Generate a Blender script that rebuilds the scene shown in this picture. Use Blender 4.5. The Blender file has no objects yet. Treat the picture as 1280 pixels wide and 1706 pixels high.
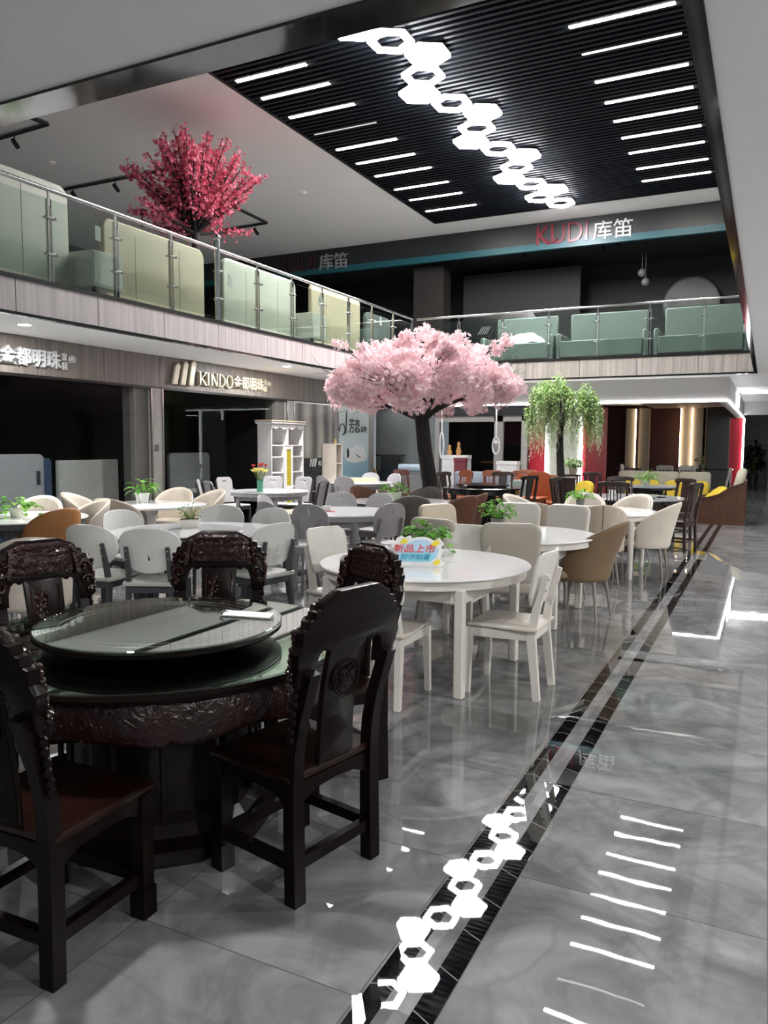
import bpy, bmesh, math, random
from mathutils import Vector, Matrix
PI = math.pi
S = bpy.context.scene
C = S.collection

# ------------------------------------------------------------------ camera
cam = bpy.data.cameras.new('camera'); camo = bpy.data.objects.new('camera', cam); C.objects.link(camo)
Rm = Matrix(((0.89602666, -0.04391375, 0.44182327), (0.44396629, 0.07630671, -0.89278845), (0.00549161, 0.9961169, 0.08786907)))
camo.matrix_world = Matrix.Translation((0, 0, 1.6)) @ Rm.to_4x4()
cam.sensor_fit = 'VERTICAL'; cam.sensor_height = 36; cam.lens = 1287 * 36 / 1706
cam.clip_start = .05; cam.clip_end = 200
S.camera = camo
# ------------------------------------------------------------------ world and exposure
w = bpy.data.worlds.new('world'); S.world = w; w.use_nodes = True
w.node_tree.nodes['Background'].inputs[0].default_value = (.85, .93, 1, 1)
w.node_tree.nodes['Background'].inputs[1].default_value = .045
S.view_settings.view_transform = 'Standard'; S.view_settings.look = 'None'
S.view_settings.exposure = 2.6; S.view_settings.gamma = 1
HEX_E, TUBE_E, FILL_DOWN_W, LED_E = 14.0, 15.0, 22.0, 2.0
H1, F2, H2 = 3.05, 3.48, 7.8            # soffit, upper floor, upper ceiling

def area_lamp(name, loc, size, power, rot=(0, 0, 0), col=(1, .98, .95), sizey=None):
    l = bpy.data.lights.new(name, 'AREA'); l.energy = power; l.size = size; l.color = col
    l.shape = 'DISK' if sizey is None else 'RECTANGLE'
    if sizey: l.size_y = sizey
    o = bpy.data.objects.new(name, l); o.location = loc; o.rotation_euler = rot; C.objects.link(o)
    return o

# ------------------------------------------------------------------ materials
def lin(c):
    if isinstance(c, str):
        c = [int(c[i:i+2], 16) / 255 for i in (0, 2, 4)]
        return tuple(x / 12.92 if x <= .04045 else ((x + .055) / 1.055) ** 2.4 for x in c)
    return c
def nd(t, kind, **kw):
    n = t.nodes.new(kind)
    for k, v in kw.items(): setattr(n, k, v)
    return n
MATS = {}
def mat(name, col, rough=.5, metal=0, spec=.5, var=.06, scale=8, stretch=(1, 1, 1), bump=0, bscale=60, coat=0, emit=None, estr=0, carve=0):
    if name in MATS: return MATS[name]
    m = bpy.data.materials.new(name); m.use_nodes = True; t = m.node_tree; b = t.nodes['Principled BSDF']
    c = lin(col)
    b.inputs['Roughness'].default_value = rough; b.inputs['Metallic'].default_value = metal
    b.inputs['Specular IOR Level'].default_value = spec; b.inputs['Coat Weight'].default_value = coat
    b.inputs['Coat Roughness'].default_value = .08
    tc = nd(t, 'ShaderNodeTexCoord'); mp = nd(t, 'ShaderNodeMapping'); mp.inputs['Scale'].default_value = stretch
    t.links.new(tc.outputs['Object'], mp.inputs['Vector'])
    nz = nd(t, 'ShaderNodeTexNoise'); nz.inputs['Scale'].default_value = scale; nz.inputs['Detail'].default_value = 4
    t.links.new(mp.outputs[0], nz.inputs['Vector'])
    r = nd(t, 'ShaderNodeValToRGB')
    r.color_ramp.elements[0].position = .3; r.color_ramp.elements[1].position = .7
    r.color_ramp.elements[0].color = tuple(max(0, x * (1 - var)) for x in c) + (1,)
    r.color_ramp.elements[1].color = tuple(min(1, x * (1 + var)) for x in c) + (1,)
    t.links.new(nz.outputs['Fac'], r.inputs[0]); t.links.new(r.outputs[0], b.inputs['Base Color'])
    if bump:
        n2 = nd(t, 'ShaderNodeTexNoise'); n2.inputs['Scale'].default_value = bscale
        t.links.new(mp.outputs[0], n2.inputs['Vector'])
        bp = nd(t, 'ShaderNodeBump'); bp.inputs['Strength'].default_value = bump; bp.inputs['Distance'].default_value = .01
        t.links.new(n2.outputs['Fac'], bp.inputs['Height']); t.links.new(bp.outputs[0], b.inputs['Normal'])
    if carve:
        v = nd(t, 'ShaderNodeTexVoronoi', feature='SMOOTH_F1'); v.inputs['Scale'].default_value = carve
        n2 = nd(t, 'ShaderNodeTexNoise'); n2.inputs['Scale'].default_value = carve * .6; n2.inputs['Distortion'].default_value = 2.5
        t.links.new(tc.outputs['Object'], v.inputs['Vector']); t.links.new(tc.outputs['Object'], n2.inputs['Vector'])
        a = nd(t, 'ShaderNodeMath', operation='ADD'); t.links.new(v.outputs['Distance'], a.inputs[0]); t.links.new(n2.outputs['Fac'], a.inputs[1])
        bp = nd(t, 'ShaderNodeBump'); bp.inputs['Strength'].default_value = .6; bp.inputs['Distance'].default_value = .012
        t.links.new(a.outputs[0], bp.inputs['Height']); t.links.new(bp.outputs[0], b.inputs['Normal'])
    if emit is not None:
        b.inputs['Emission Color'].default_value = lin(emit) + (1,); b.inputs['Emission Strength'].default_value = estr
    MATS[name] = m; return m
def mat_petals(name, c1, c2, c3, tr=.3):
    if name in MATS: return MATS[name]
    m = bpy.data.materials.new(name); m.use_nodes = True; t = m.node_tree; b = t.nodes['Principled BSDF']
    g = nd(t, 'ShaderNodeNewGeometry'); r = nd(t, 'ShaderNodeValToRGB')
    e = r.color_ramp.elements; e[0].color = lin(c1) + (1,); e[1].color = lin(c3) + (1,)
    k = e.new(.5); k.color = lin(c2) + (1,)
    t.links.new(g.outputs['Random Per Island'], r.inputs[0]); t.links.new(r.outputs[0], b.inputs['Base Color'])
    b.inputs['Roughness'].default_value = .7; b.inputs['Specular IOR Level'].default_value = .2
    td = nd(t, 'ShaderNodeBsdfTranslucent'); t.links.new(r.outputs[0], td.inputs[0])
    mx = nd(t, 'ShaderNodeMixShader'); mx.inputs[0].default_value = tr
    t.links.new(b.outputs[0], mx.inputs[1]); t.links.new(td.outputs[0], mx.inputs[2])
    t.links.new(mx.outputs[0], t.nodes['Material Output'].inputs[0])
    MATS[name] = m; return m
def mat_glass(name, tint, refl=1.0, rough=0.0):
    if name in MATS: return MATS[name]
    m = bpy.data.materials.new(name); m.use_nodes = True; t = m.node_tree
    t.nodes.remove(t.nodes['Principled BSDF'])
    tr = nd(t, 'ShaderNodeBsdfTransparent'); tr.inputs[0].default_value = lin(tint) + (1,)
    gl = nd(t, 'ShaderNodeBsdfGlossy'); gl.inputs['Roughness'].default_value = rough; gl.inputs[0].default_value = (.95, 1, .97, 1)
    fr = nd(t, 'ShaderNodeFresnel'); ge = nd(t, 'ShaderNodeNewGeometry')
    io = nd(t, 'ShaderNodeMapRange'); io.inputs[3].default_value = 1.5; io.inputs[4].default_value = 1 / 1.5      # same reflectance from both faces of the thin pane
    t.links.new(ge.outputs['Backfacing'], io.inputs[0]); t.links.new(io.outputs[0], fr.inputs[0])
    mu = nd(t, 'ShaderNodeMath', operation='MULTIPLY'); mu.inputs[1].default_value = refl
    t.links.new(fr.outputs[0], mu.inputs[0])
    mx = nd(t, 'ShaderNodeMixShader'); t.links.new(mu.outputs[0], mx.inputs[0])
    t.links.new(tr.outputs[0], mx.inputs[1]); t.links.new(gl.outputs[0], mx.inputs[2])
    t.links.new(mx.outputs[0], t.nodes['Material Output'].inputs[0])
    MATS[name] = m; return m
def mat_floor():
    m = bpy.data.materials.new('marble_floor'); m.use_nodes = True; t = m.node_tree; b = t.nodes['Principled BSDF']; L = t.links.new
    g = nd(t, 'ShaderNodeNewGeometry'); sp = nd(t, 'ShaderNodeSeparateXYZ'); L(g.outputs['Position'], sp.inputs[0])
    def M(op, a, bb=None, c=None):
        n = nd(t, 'ShaderNodeMath', operation=op)
        for i, v in enumerate((a, bb, c)):
            if v is None: continue
            if isinstance(v, (int, float)): n.inputs[i].default_value = v
            else: L(v, n.inputs[i])
        return n.outputs[0]
    X, Y = sp.outputs[0], sp.outputs[1]
    T = .83
    left = M('LESS_THAN', X, -.88)
    xs = M('ADD', X, M('ADD', M('MULTIPLY', left, .24), .76))          # seams measured from each side of the inlay
    fx = M('ABSOLUTE', M('SUBTRACT', M('FRACT', M('ADD', M('DIVIDE', xs, T), 50.5)), .5))
    fy = M('ABSOLUTE', M('SUBTRACT', M('FRACT', M('ADD', M('DIVIDE', M('SUBTRACT', Y, 1.86), T), 50.5)), .5))
    seam = M('MAXIMUM', M('LESS_THAN', fx, .0028), M('LESS_THAN', fy, .0028))
    # marble: per-tile offset cloudy noise and thin veins
    ix = M('FLOOR', M('ADD', M('DIVIDE', xs, T), 50)); iy = M('FLOOR', M('ADD', M('DIVIDE', M('SUBTRACT', Y, 1.86), T), 50))
    cb = nd(t, 'ShaderNodeCombineXYZ'); L(ix, cb.inputs[0]); L(iy, cb.inputs[1])
    wn = nd(t, 'ShaderNodeTexWhiteNoise'); L(cb.outputs[0], wn.inputs['Vector'])
    vm = nd(t, 'ShaderNodeVectorMath', operation='SCALE'); L(wn.outputs['Color'], vm.inputs[0]); vm.inputs['Scale'].default_value = 7
    va = nd(t, 'ShaderNodeVectorMath', operation='ADD'); L(vm.outputs[0], va.inputs[0]); L(g.outputs['Position'], va.inputs[1])
    n1 = nd(t, 'ShaderNodeTexNoise'); n1.inputs['Scale'].default_value = 2.2; n1.inputs['Detail'].default_value = 7; n1.inputs['Roughness'].default_value = .6; n1.inputs['Distortion'].default_value = 1.2
    L(va.outputs[0], n1.inputs['Vector'])
    r = nd(t, 'ShaderNodeValToRGB'); e = r.color_ramp.elements
    e[0].position = .34; e[0].color = lin('5b5c5d') + (1,); e[1].position = .68; e[1].color = lin('8a8a8c') + (1,)
    k = e.new(.5); k.color = lin('757677') + (1,)
    L(n1.outputs['Fac'], r.inputs[0])
    n2 = nd(t, 'ShaderNodeTexNoise'); n2.inputs['Scale'].default_value = 1.3; n2.inputs['Detail'].default_value = 5; n2.inputs['Distortion'].default_value = 2
    L(va.outputs[0], n2.inputs['Vector'])
    vein = M('SMOOTH_MIN', M('MULTIPLY', M('ABSOLUTE', M('SUBTRACT', n2.outputs['Fac'], .5)), 22), 1, .4)
    mv = nd(t, 'ShaderNodeMix', data_type='RGBA'); mv.inputs[6].default_value = lin('616263') + (1,)
    L(M('ADD', M('MULTIPLY', vein, .45), .55), mv.inputs[0]); L(r.outputs[0], mv.inputs[7])
    # black inlay strips, cut into pieces
    d1 = M('ABSOLUTE', M('ADD', X, .955)); d2 = M('ABSOLUTE', M('ADD', X, .797))
    strip = M('MAXIMUM', M('LESS_THAN', d1, .036), M('LESS_THAN', d2, .036))
    cut = M('LESS_THAN', M('ABSOLUTE', M('SUBTRACT', M('FRACT', M('ADD', M('DIVIDE', M('ADD', Y, M('MULTIPLY', d1, .5)), .205), 50)), .5)), .012)
    n3 = nd(t, 'ShaderNodeTexNoise'); n3.inputs['Scale'].default_value = 9; n3.inputs['Detail'].default_value = 5
    L(g.outputs['Position'], n3.inputs['Vector'])
    rb = nd(t, 'ShaderNodeValToRGB'); rb.color_ramp.elements[0].position = .5; rb.color_ramp.elements[0].color = (.004, .004, .0045, 1)
    rb.color_ramp.elements[1].position = .85; rb.color_ramp.elements[1].color = (.03, .03, .03, 1); L(n3.outputs['Fac'], rb.inputs[0])
    ms = nd(t, 'ShaderNodeMix', data_type='RGBA'); L(strip, ms.inputs[0]); L(mv.outputs[2], ms.inputs[6]); L(rb.outputs[0], ms.inputs[7])
    mc = nd(t, 'ShaderNodeMix', data_type='RGBA'); L(M('MULTIPLY', strip, M('MULTIPLY', cut, .8)), mc.inputs[0]); L(ms.outputs[2], mc.inputs[6]); mc.inputs[7].default_value = lin('8a8a88') + (1,)
    sm = nd(t, 'ShaderNodeMix', data_type='RGBA'); L(M('MULTIPLY', seam, M('SUBTRACT', 1, strip)), sm.inputs[0]); L(mc.outputs[2], sm.inputs[6]); sm.inputs[7].default_value = lin('55524f') + (1,)
    L(sm.outputs[2], b.inputs['Base Color'])
    b.inputs['Roughness'].default_value = .014; b.inputs['Specular IOR Level'].default_value = .5
    n4 = nd(t, 'ShaderNodeTexNoise'); n4.inputs['Scale'].default_value = 3.2; n4.inputs['Detail'].default_value = 2
    L(va.outputs[0], n4.inputs['Vector'])
    bp = nd(t, 'ShaderNodeBump'); bp.inputs['Strength'].default_value = .012; bp.inputs['Distance'].default_value = .03
    L(n4.outputs['Fac'], bp.inputs['Height']); L(bp.outputs[0], b.inputs['Normal'])
    return m
def mat_panel(name, c1, c2, axis, rough=.4):
    """vertical wood-grain laminate"""
    if name in MATS: return MATS[name]
    m = bpy.data.materials.new(name); m.use_nodes = True; t = m.node_tree; b = t.nodes['Principled BSDF']; L = t.links.new
    g = nd(t, 'ShaderNodeNewGeometry'); mp = nd(t, 'ShaderNodeMapping'); L(g.outputs['Position'], mp.inputs[0])
    mp.inputs['Scale'].default_value = (1, 9, .35) if axis == 'Y' else (9, 1, .35)
    n = nd(t, 'ShaderNodeTexNoise'); n.inputs['Scale'].default_value = 2; n.inputs['Detail'].default_value = 6; L(mp.outputs[0], n.inputs['Vector'])
    r = nd(t, 'ShaderNodeValToRGB'); r.color_ramp.elements[0].position = .35; r.color_ramp.elements[1].position = .65
    r.color_ramp.elements[0].color = lin(c1) + (1,); r.color_ramp.elements[1].color = lin(c2) + (1,)
    L(n.outputs['Fac'], r.inputs[0]); L(r.outputs[0], b.inputs['Base Color']); b.inputs['Roughness'].default_value = rough
    MATS[name] = m; return m

M_soffit = mat('soffit_white', 'f6f6f6', .8, var=.01)
M_white = mat('white_paint', 'dadada', .5, var=.02)
M_black = mat('black_metal', '101112', .35, var=.1)
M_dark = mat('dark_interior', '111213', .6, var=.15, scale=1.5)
M_navy = mat('slat_navy', '0e131b', .6, var=.15, spec=.25)
M_steel = mat('steel', 'c8c8c8', .18, metal=1, var=.03)
M_trim = mat('black_stone_trim', '151516', .08, spec=.8, var=.3, scale=5)
M_bglass = mat_glass('balustrade_glass', 'e9efeb', 1.0)
M_sglass = mat_glass('shop_glass', 'eceeee', .14)
M_lamp = mat('lamp_diffuser', 'ffffff', .5, emit='fdfbff', estr=HEX_E)
M_tube = mat('tube_diffuser', 'ffffff', .5, emit='fffbef', estr=TUBE_E)
M_tubedim = mat('tube_diffuser_dim', 'ffffff', .5, emit='fffdf6', estr=.8)
M_tubeoff = mat('tube_diffuser_faint', 'c0c0c0', .5, emit='ffffff', estr=.09)
M_led = mat('led_strip', 'ffffff', .5, emit='ffffff', estr=LED_E)
M_ledwarm = mat('led_warm', 'ffe8c8', .5, emit='ffdfb4', estr=2.0)
M_rose = mat('rosewood', '0f0807', .28, var=.45, scale=6, stretch=(6, 6, 1), spec=.12, coat=.03)
M_rosec = mat('rosewood_carved', '220f0f', .25, var=.4, scale=6, carve=30, spec=.35, coat=.1)
M_roseseat = mat('rosewood_seat', '1c0b07', .25, var=.35, scale=5, stretch=(8, 1, 1), spec=.3, coat=.1)
M_tglass = mat_glass('tabletop_glass', 'e4ece8', 1.6)
M_wtop = mat('white_glass_top', 'f6f6f8', .06, var=.01, spec=.6)
M_cream = mat('cream_lacquer', 'd8d4cd', .35, var=.03)
M_leaf = mat_petals('leaf_green', '3f7d1f', '67a838', '93c45a', .25)
M_leafd = mat_petals('leaf_deep', '2f6a1c', '5a9a34', '86bb50', .25)
M_bark = mat('bark', '201c1c', .8, var=.4, scale=14, bump=.6, bscale=25)

# ------------------------------------------------------------------ mesh helpers
def V(*a): return Vector(a)
class MB:
    def __init__(s): s.bm = bmesh.new()
    def box(s, c, d, rot=None, bev=0, taper=None, seg=1):
        b = bmesh.new(); bmesh.ops.create_cube(b, size=1)
        for v in b.verts:
            f = 1 if taper is None or v.co.z < 0 else taper
            v.co = Vector((v.co.x * d[0] * f, v.co.y * d[1] * f, v.co.z * d[2]))
        if bev: bmesh.ops.bevel(b, geom=b.edges[:], offset=bev, segments=seg, profile=.5, affect='EDGES')
        m = Matrix.Translation(c)
        if rot is not None: m = m @ (rot if isinstance(rot, Matrix) else Matrix.Rotation(rot, 4, 'Z'))
        bmesh.ops.transform(b, matrix=m, verts=b.verts); s.join(b); return s
    def span(s, x0, x1, y0, y1, z0, z1, bev=0):
        return s.box(((x0 + x1) / 2, (y0 + y1) / 2, (z0 + z1) / 2), (x1 - x0, y1 - y0, z1 - z0), bev=bev)
    def join(s, b):
        me = bpy.data.meshes.new('tmp'); b.to_mesh(me); b.free(); s.bm.from_mesh(me); bpy.data.meshes.remove(me)
    def bar(s, p0, p1, w0, d0, w1=None, d1=None, side=None):
        p0, p1 = Vector(p0), Vector(p1); w1 = w1 or w0; d1 = d1 or d0
        z = (p1 - p0).normalized(); x = Vector(side) if side else Vector((1, 0, 0))
        if abs(x.dot(z)) > .95: x = Vector((0, 1, 0))
        y = z.cross(x).normalized(); x = y.cross(z).normalized()
        vs = []
        for p, ww, dd in ((p0, w0, d0), (p1, w1, d1)):
            for a, b in ((-1, -1), (1, -1), (1, 1), (-1, 1)): vs.append(s.bm.verts.new(p + x * a * ww / 2 + y * b * dd / 2))
        for f in ((3, 2, 1, 0), (4, 5, 6, 7), (0, 1, 5, 4), (1, 2, 6, 5), (2, 3, 7, 6), (3, 0, 4, 7)): s.bm.faces.new([vs[i] for i in f])
        return s
    def path(s, pts, w, d):        # rectangular section along a path in the local YZ plane (x is the width)
        rings = []
        for i, p in enumerate(pts):
            a = Vector(pts[max(i - 1, 0)]); b = Vector(pts[min(i + 1, len(pts) - 1)]); z = (b - a).normalized()
            x = Vector((1, 0, 0)); y = z.cross(x).normalized()
            ww = w[i] if isinstance(w, (list, tuple)) else w; dd = d[i] if isinstance(d, (list, tuple)) else d
            rings.append([s.bm.verts.new(Vector(p) + x * q * ww / 2 + y * r * dd / 2) for q, r in ((-1, -1), (1, -1), (1, 1), (-1, 1))])
        for a, b in zip(rings, rings[1:]):
            for k in range(4): s.bm.faces.new([a[k], a[(k + 1) % 4], b[(k + 1) % 4], b[k]])
        s.bm.faces.new(rings[0][::-1]); s.bm.faces.new(rings[-1]); return s
    def tube(s, pts, r, n=8, cap=True):
        pts = [Vector(p) for p in pts]; rings = []; prev = None
        for i, p in enumerate(pts):
            z = (pts[min(i + 1, len(pts) - 1)] - pts[max(i - 1, 0)]).normalized()
            x = prev if prev is not None else (Vector((0, 0, 1)) if abs(z.z) < .9 else Vector((1, 0, 0)))
            x = (x - z * x.dot(z)).normalized(); prev = x; y = z.cross(x)
            rr = r[i] if isinstance(r, (list, tuple)) else r
            rings.append([s.bm.verts.new(p + (x * math.cos(2 * PI * k / n) + y * math.sin(2 * PI * k / n)) * rr) for k in range(n)])
        for a, b in zip(rings, rings[1:]):
            for k in range(n): s.bm.faces.new([a[k], a[(k + 1) % n], b[(k + 1) % n], b[k]])
        if cap: s.bm.faces.new(rings[0][::-1]); s.bm.faces.new(rings[-1])
        return s
    def lathe(s, prof, n=32, c=(0, 0, 0), sx=1, sy=1):
        c = Vector(c); rings = []
        for r, z in prof:
            if r < 1e-5: rings.append([s.bm.verts.new(c + Vector((0, 0, z)))])
            else: rings.append([s.bm.verts.new(c + Vector((r * sx * math.cos(2 * PI * k / n), r * sy * math.sin(2 * PI * k / n), z))) for k in range(n)])
        for a, b in zip(rings, rings[1:]):
            for k in range(n):
                q = [a[k % len(a)], a[(k + 1) % len(a)], b[(k + 1) % len(b)], b[k % len(b)]]
                u = []
                for v in q:
                    if v not in u: u.append(v)
                if len(u) > 2: s.bm.faces.new(u)
        for rg, fl in ((rings[0], True), (rings[-1], False)):
            if len(rg) > 2: s.bm.faces.new(rg[::-1] if fl else rg)
        return s
    def ball(s, c, r, sub=2, sc=(1, 1, 1)):
        b = bmesh.new(); bmesh.ops.create_icosphere(b, subdivisions=sub, radius=r)
        bmesh.ops.transform(b, matrix=Matrix.Translation(c) @ Matrix.Diagonal((*sc, 1)), verts=b.verts); s.join(b); return s
    def shape(s, loops, thick, bev=0, f=None, cuts=None, n=1):
        """flat outline with holes given as (x, z); thickness along y"""
        cu = bpy.data.curves.new('tmpc', 'CURVE'); cu.dimensions = '2D'; cu.fill_mode = 'BOTH'
        cu.extrude = max(thick / 2 - bev, 1e-4); cu.bevel_depth = bev; cu.bevel_resolution = n
        for lp in loops:
            sp = cu.splines.new('POLY'); sp.points.add(len(lp) - 1); sp.use_cyclic_u = True
            for p, q in zip(sp.points, lp): p.co = (q[0], q[1], 0, 1)
        o = bpy.data.objects.new('tmpo', cu); me = bpy.data.meshes.new_from_object(o)
        b = bmesh.new(); b.from_mesh(me); bpy.data.objects.remove(o); bpy.data.curves.remove(cu); bpy.data.meshes.remove(me)
        bmesh.ops.remove_doubles(b, verts=b.verts, dist=1e-5)
        for v in b.verts: v.co = Vector((v.co.x, -v.co.z, v.co.y))
        if cuts:
            for axis, vals in cuts.items():
                for val in vals:
                    no = Vector((1, 0, 0)) if axis == 'x' else Vector((0, 0, 1))
                    bmesh.ops.bisect_plane(b, geom=b.verts[:] + b.edges[:] + b.faces[:], plane_co=no * val, plane_no=no)
        if f:
            for v in b.verts: v.co = f(v.co)
        s.join(b); return s
    def grid(s, nu, nv, f, close=False):
        g = [[s.bm.verts.new(f(i / (nu if close else nu - 1), j / (nv - 1))) for j in range(nv)] for i in range(nu)]
        for i in range(nu if close else nu - 1):
            for j in range(nv - 1):
                k = (i + 1) % nu; s.bm.faces.new([g[i][j], g[k][j], g[k][j + 1], g[i][j + 1]])
        return s
    def move(s, m):
        bmesh.ops.transform(s.bm, matrix=m, verts=s.bm.verts); return s
def obj(name, mb, m, parent=None, smooth=40, kind=None, label=None, solid=None, sub=0, recalc=True):
    me = bpy.data.meshes.new(name)
    if recalc: bmesh.ops.recalc_face_normals(mb.bm, faces=mb.bm.faces)
    mb.bm.to_mesh(me); mb.bm.free(); me.materials.append(m)
    if smooth:
        me.shade_smooth(); me.set_sharp_from_angle(angle=math.radians(smooth))
    o = bpy.data.objects.new(name, me); C.objects.link(o)
    if parent: o.parent = parent
    if kind: o['kind'] = kind
    if label: o['label'] = label
    if solid:
        md = o.modifiers.new('solid', 'SOLIDIFY'); md.thickness = solid; md.offset = 0
    if sub:
        md = o.modifiers.new('sub', 'SUBSURF'); md.levels = sub; md.render_levels = sub
    return o
def struct(name, mb, m, parent=None, **k): return obj(name, mb, m, parent, kind=None if parent else 'structure', **k)
def thing(name, label, cat, loc=(0, 0, 0), rz=0, group=None):
    o = bpy.data.objects.new(name, None); C.objects.link(o); o.empty_display_size = .2
    o.location = loc; o.rotation_euler = (0, 0, rz); return tag(o, label, cat, group)
def tag(o, label, cat, group=None):
    o['label'] = label; o['category'] = cat
    if group: o['group'] = group
    return o
def text_mesh(txt, size, ext=.01, bold=0.0, align='LEFT', shear=0):
    """lettering standing in the local XZ plane, readable from -Y"""
    cu = bpy.data.curves.new('t', 'FONT'); cu.body = txt; cu.size = size; cu.extrude = ext; cu.offset = bold; cu.align_x = align; cu.shear = shear
    cu.resolution_u = 3
    o = bpy.data.objects.new('t', cu); C.objects.link(o)
    dg = bpy.context.evaluated_depsgraph_get()
    me = bpy.data.meshes.new_from_object(o.evaluated_get(dg)); bpy.data.objects.remove(o)
    mb = MB(); mb.bm.from_mesh(me); bpy.data.meshes.remove(me)
    for v in mb.bm.verts: v.co = Vector((v.co.x, -v.co.z, v.co.y))
    return mb
def kids(o): return list(o.children)
def copy_tree(o, parent=None):
    c = o.copy(); C.objects.link(c)
    if parent: c.parent = parent
    for ch in o.children: copy_tree(ch, c)
    return c
PROTO = {}
def place(key, builder, x, y, rot, label, group=None, z=0, name=None):
    if key not in PROTO:
        r = builder(); PROTO[key] = r
    else: r = copy_tree(PROTO[key])
    r.location = (x, y, z); r.rotation_euler = (0, 0, math.radians(rot)); r['label'] = label
    if group: r['group'] = group
    elif 'group' in r: del r['group']
    return r
# oval / rounded outlines
def superell(a, b, n=2.5, cx=0, cz=0, k=40, top=None):
    pts = []
    for i in range(k):
        t = 2 * PI * i / k; c_, s_ = math.cos(t), math.sin(t)
        nn = n if (s_ < 0 or top is None) else top
        pts.append((cx + a * math.copysign(abs(c_) ** (2 / nn), c_), cz + b * math.copysign(abs(s_) ** (2 / nn), s_)))
    return pts
def rrect(x0, x1, z0, z1, r, k=5):
    pts = []
    for cx, cz, a0 in ((x1 - r, z1 - r, 0), (x0 + r, z1 - r, 90), (x0 + r, z0 + r, 180), (x1 - r, z0 + r, 270)):
        for i in range(k + 1):
            a = math.radians(a0 + 90 * i / k); pts.append((cx + r * math.cos(a), cz + r * math.sin(a)))
    return pts

# ================================================================== STRUCTURE
struct('floor', MB().span(-20, 8, -6, 37, -.2, 0), mat_floor(), smooth=0)
for nm, a in (('ceiling_near', (-20, 8, -6, 2.5)), ('ceiling_right', (-.30, 8, 2.5, 17.2)), ('ceiling_left', (-20, -7.78, 2.5, 17.2)), ('ceiling_far', (-20, 8, 17.25, 37))):
    struct(nm, MB().span(*a, H1, F2 - .02), M_soffit, smooth=0)
t = MB(); t.span(-.315, -.25, 2.44, 17.25, H1 - .012, H1); t.span(-.315, -.30, 2.44, 17.25, H1, F2 + .05)
struct('trim_1', t, M_trim, smooth=0)
t = MB(); t.span(-7.73, -.315, 2.36, 2.515, H1 - .012, H1); t.span(-7.73, -.315, 2.50, 2.515, H1, F2 + .05)
struct('trim_2', t, M_trim, smooth=0)
# wood-laminate fascia round the opening, black trims under and over it
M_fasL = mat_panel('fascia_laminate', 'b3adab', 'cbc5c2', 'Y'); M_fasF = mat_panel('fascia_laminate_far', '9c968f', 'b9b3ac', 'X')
p = MB(); k = 0
y = 6.16 - 1.21 * 4
while y < 17.2:
    p.span(-7.78, -7.73, max(y, 2.5) + .006, min(y + 1.21, 17.2) - .006, H1 + .025, F2 - .035); y += 1.21
struct('wall_fascia_left', p, M_fasL, smooth=0)
struct('trim_3', MB().span(-7.80, -7.715, 2.5, 17.2, H1 - .01, H1 + .025), M_trim, smooth=0)
struct('trim_4', MB().span(-7.80, -7.715, 2.5, 17.2, F2 - .035, F2 + .015), M_black, smooth=0)
p = MB(); x = -4.97 - 1.205 * 3
while x < -.3:
    x0, x1 = max(x, -7.73) + .006, min(x + 1.205, -.315) - .006
    if x1 > x0: p.span(x0, x1, 17.2, 17.25, H1 + .025, F2 - .035)
    x += 1.205
struct('wall_fascia_far', p, M_fasF, smooth=0)
struct('trim_5', MB().span(-7.73, -.3, 17.185, 17.27, H1 - .01, H1 + .025), M_trim, smooth=0)
struct('trim_6', MB().span(-7.73, -.3, 17.185, 17.27, F2 - .035, F2 + .015), M_black, smooth=0)
# upper storey
M_upc = mat('upper_ceiling', 'f2f1ee', .8, var=.01)
struct('ceiling_upper_left', MB().span(-20, -8.68, -2, 26, H2, H2 + .2), M_upc, smooth=0)
struct('ceiling_upper_far', MB().span(-8.68, 6, 20.7, 26, H2, H2 + .2), M_upc, smooth=0)
struct('ceiling_upper_right', MB().span(-1.05, 6, -2, 20.7, H2, H2 + .2), M_upc, smooth=0)
t = MB(); t.span(-8.68, -1.05, -2, 20.7, H2 + .24, H2 + .3)
struct('ceiling_slat_backing', t, mat('slat_back', '0d0f13', .8), smooth=0)
t = MB(); yy = 1.0
while yy < 20.62:
    t.span(-8.66, -1.07, yy, yy + .062, H2 - .005, H2 + .10); yy += .15
struct('ceiling_slats', t, M_navy, smooth=0)
t = MB(); t.span(-8.70, -8.66, -2, 20.7, H2 - .02, H2 + .24); t.span(-1.07, -1.03, -2, 20.7, H2 - .02, H2 + .24); t.span(-8.66, -1.07, 20.66, 20.70, H2 - .02, H2 + .24)
struct('trim_7', t, M_black, smooth=0)
M_head = mat('header_charcoal', '212427', .35, var=.06, scale=2)
struct('wall_upper_header', MB().span(-20, 6, 21.9, 22.0, 7.22, H2), M_head, smooth=0)
struct('trim_8', MB().span(-20, 6, 21.86, 22.0, 7.04, 7.22), mat('teal_strip', '17525b', .4), smooth=0)
struct('wall_upper_back', MB().span(-20, 6, 25.6, 25.8, F2, H2), M_dark, smooth=0)
struct('wall_upper_partition', MB().span(-9.05, -5.3, 24.0, 24.15, F2, 7.0), mat('grey_partition', '2a2b2c', .7), smooth=0)
struct('wall_upper_pier', MB().span(-10.1, -9.1, 22.4, 23.0, F2, 7.04), mat('pier_brown', '211e1c', .6), smooth=0)
struct('floor_upper', MB().span(-20, -7.80, 2.5, 17.2, F2 - .02, F2).span(-20, 6, 17.27, 25.6, F2 - .02, F2), mat('upper_floor', '979797', .25), smooth=0)
struct('wall_upper_left', MB().span(-20.2, -20, -2, 26, F2, H2 + .2), mat('upper_wall', '2a2a2a', .8), smooth=0)
struct('wall_right', MB().span(6, 6.2, -6, 37, 0, H1), mat('right_wall', 'b9bab9', .6), smooth=0)
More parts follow.
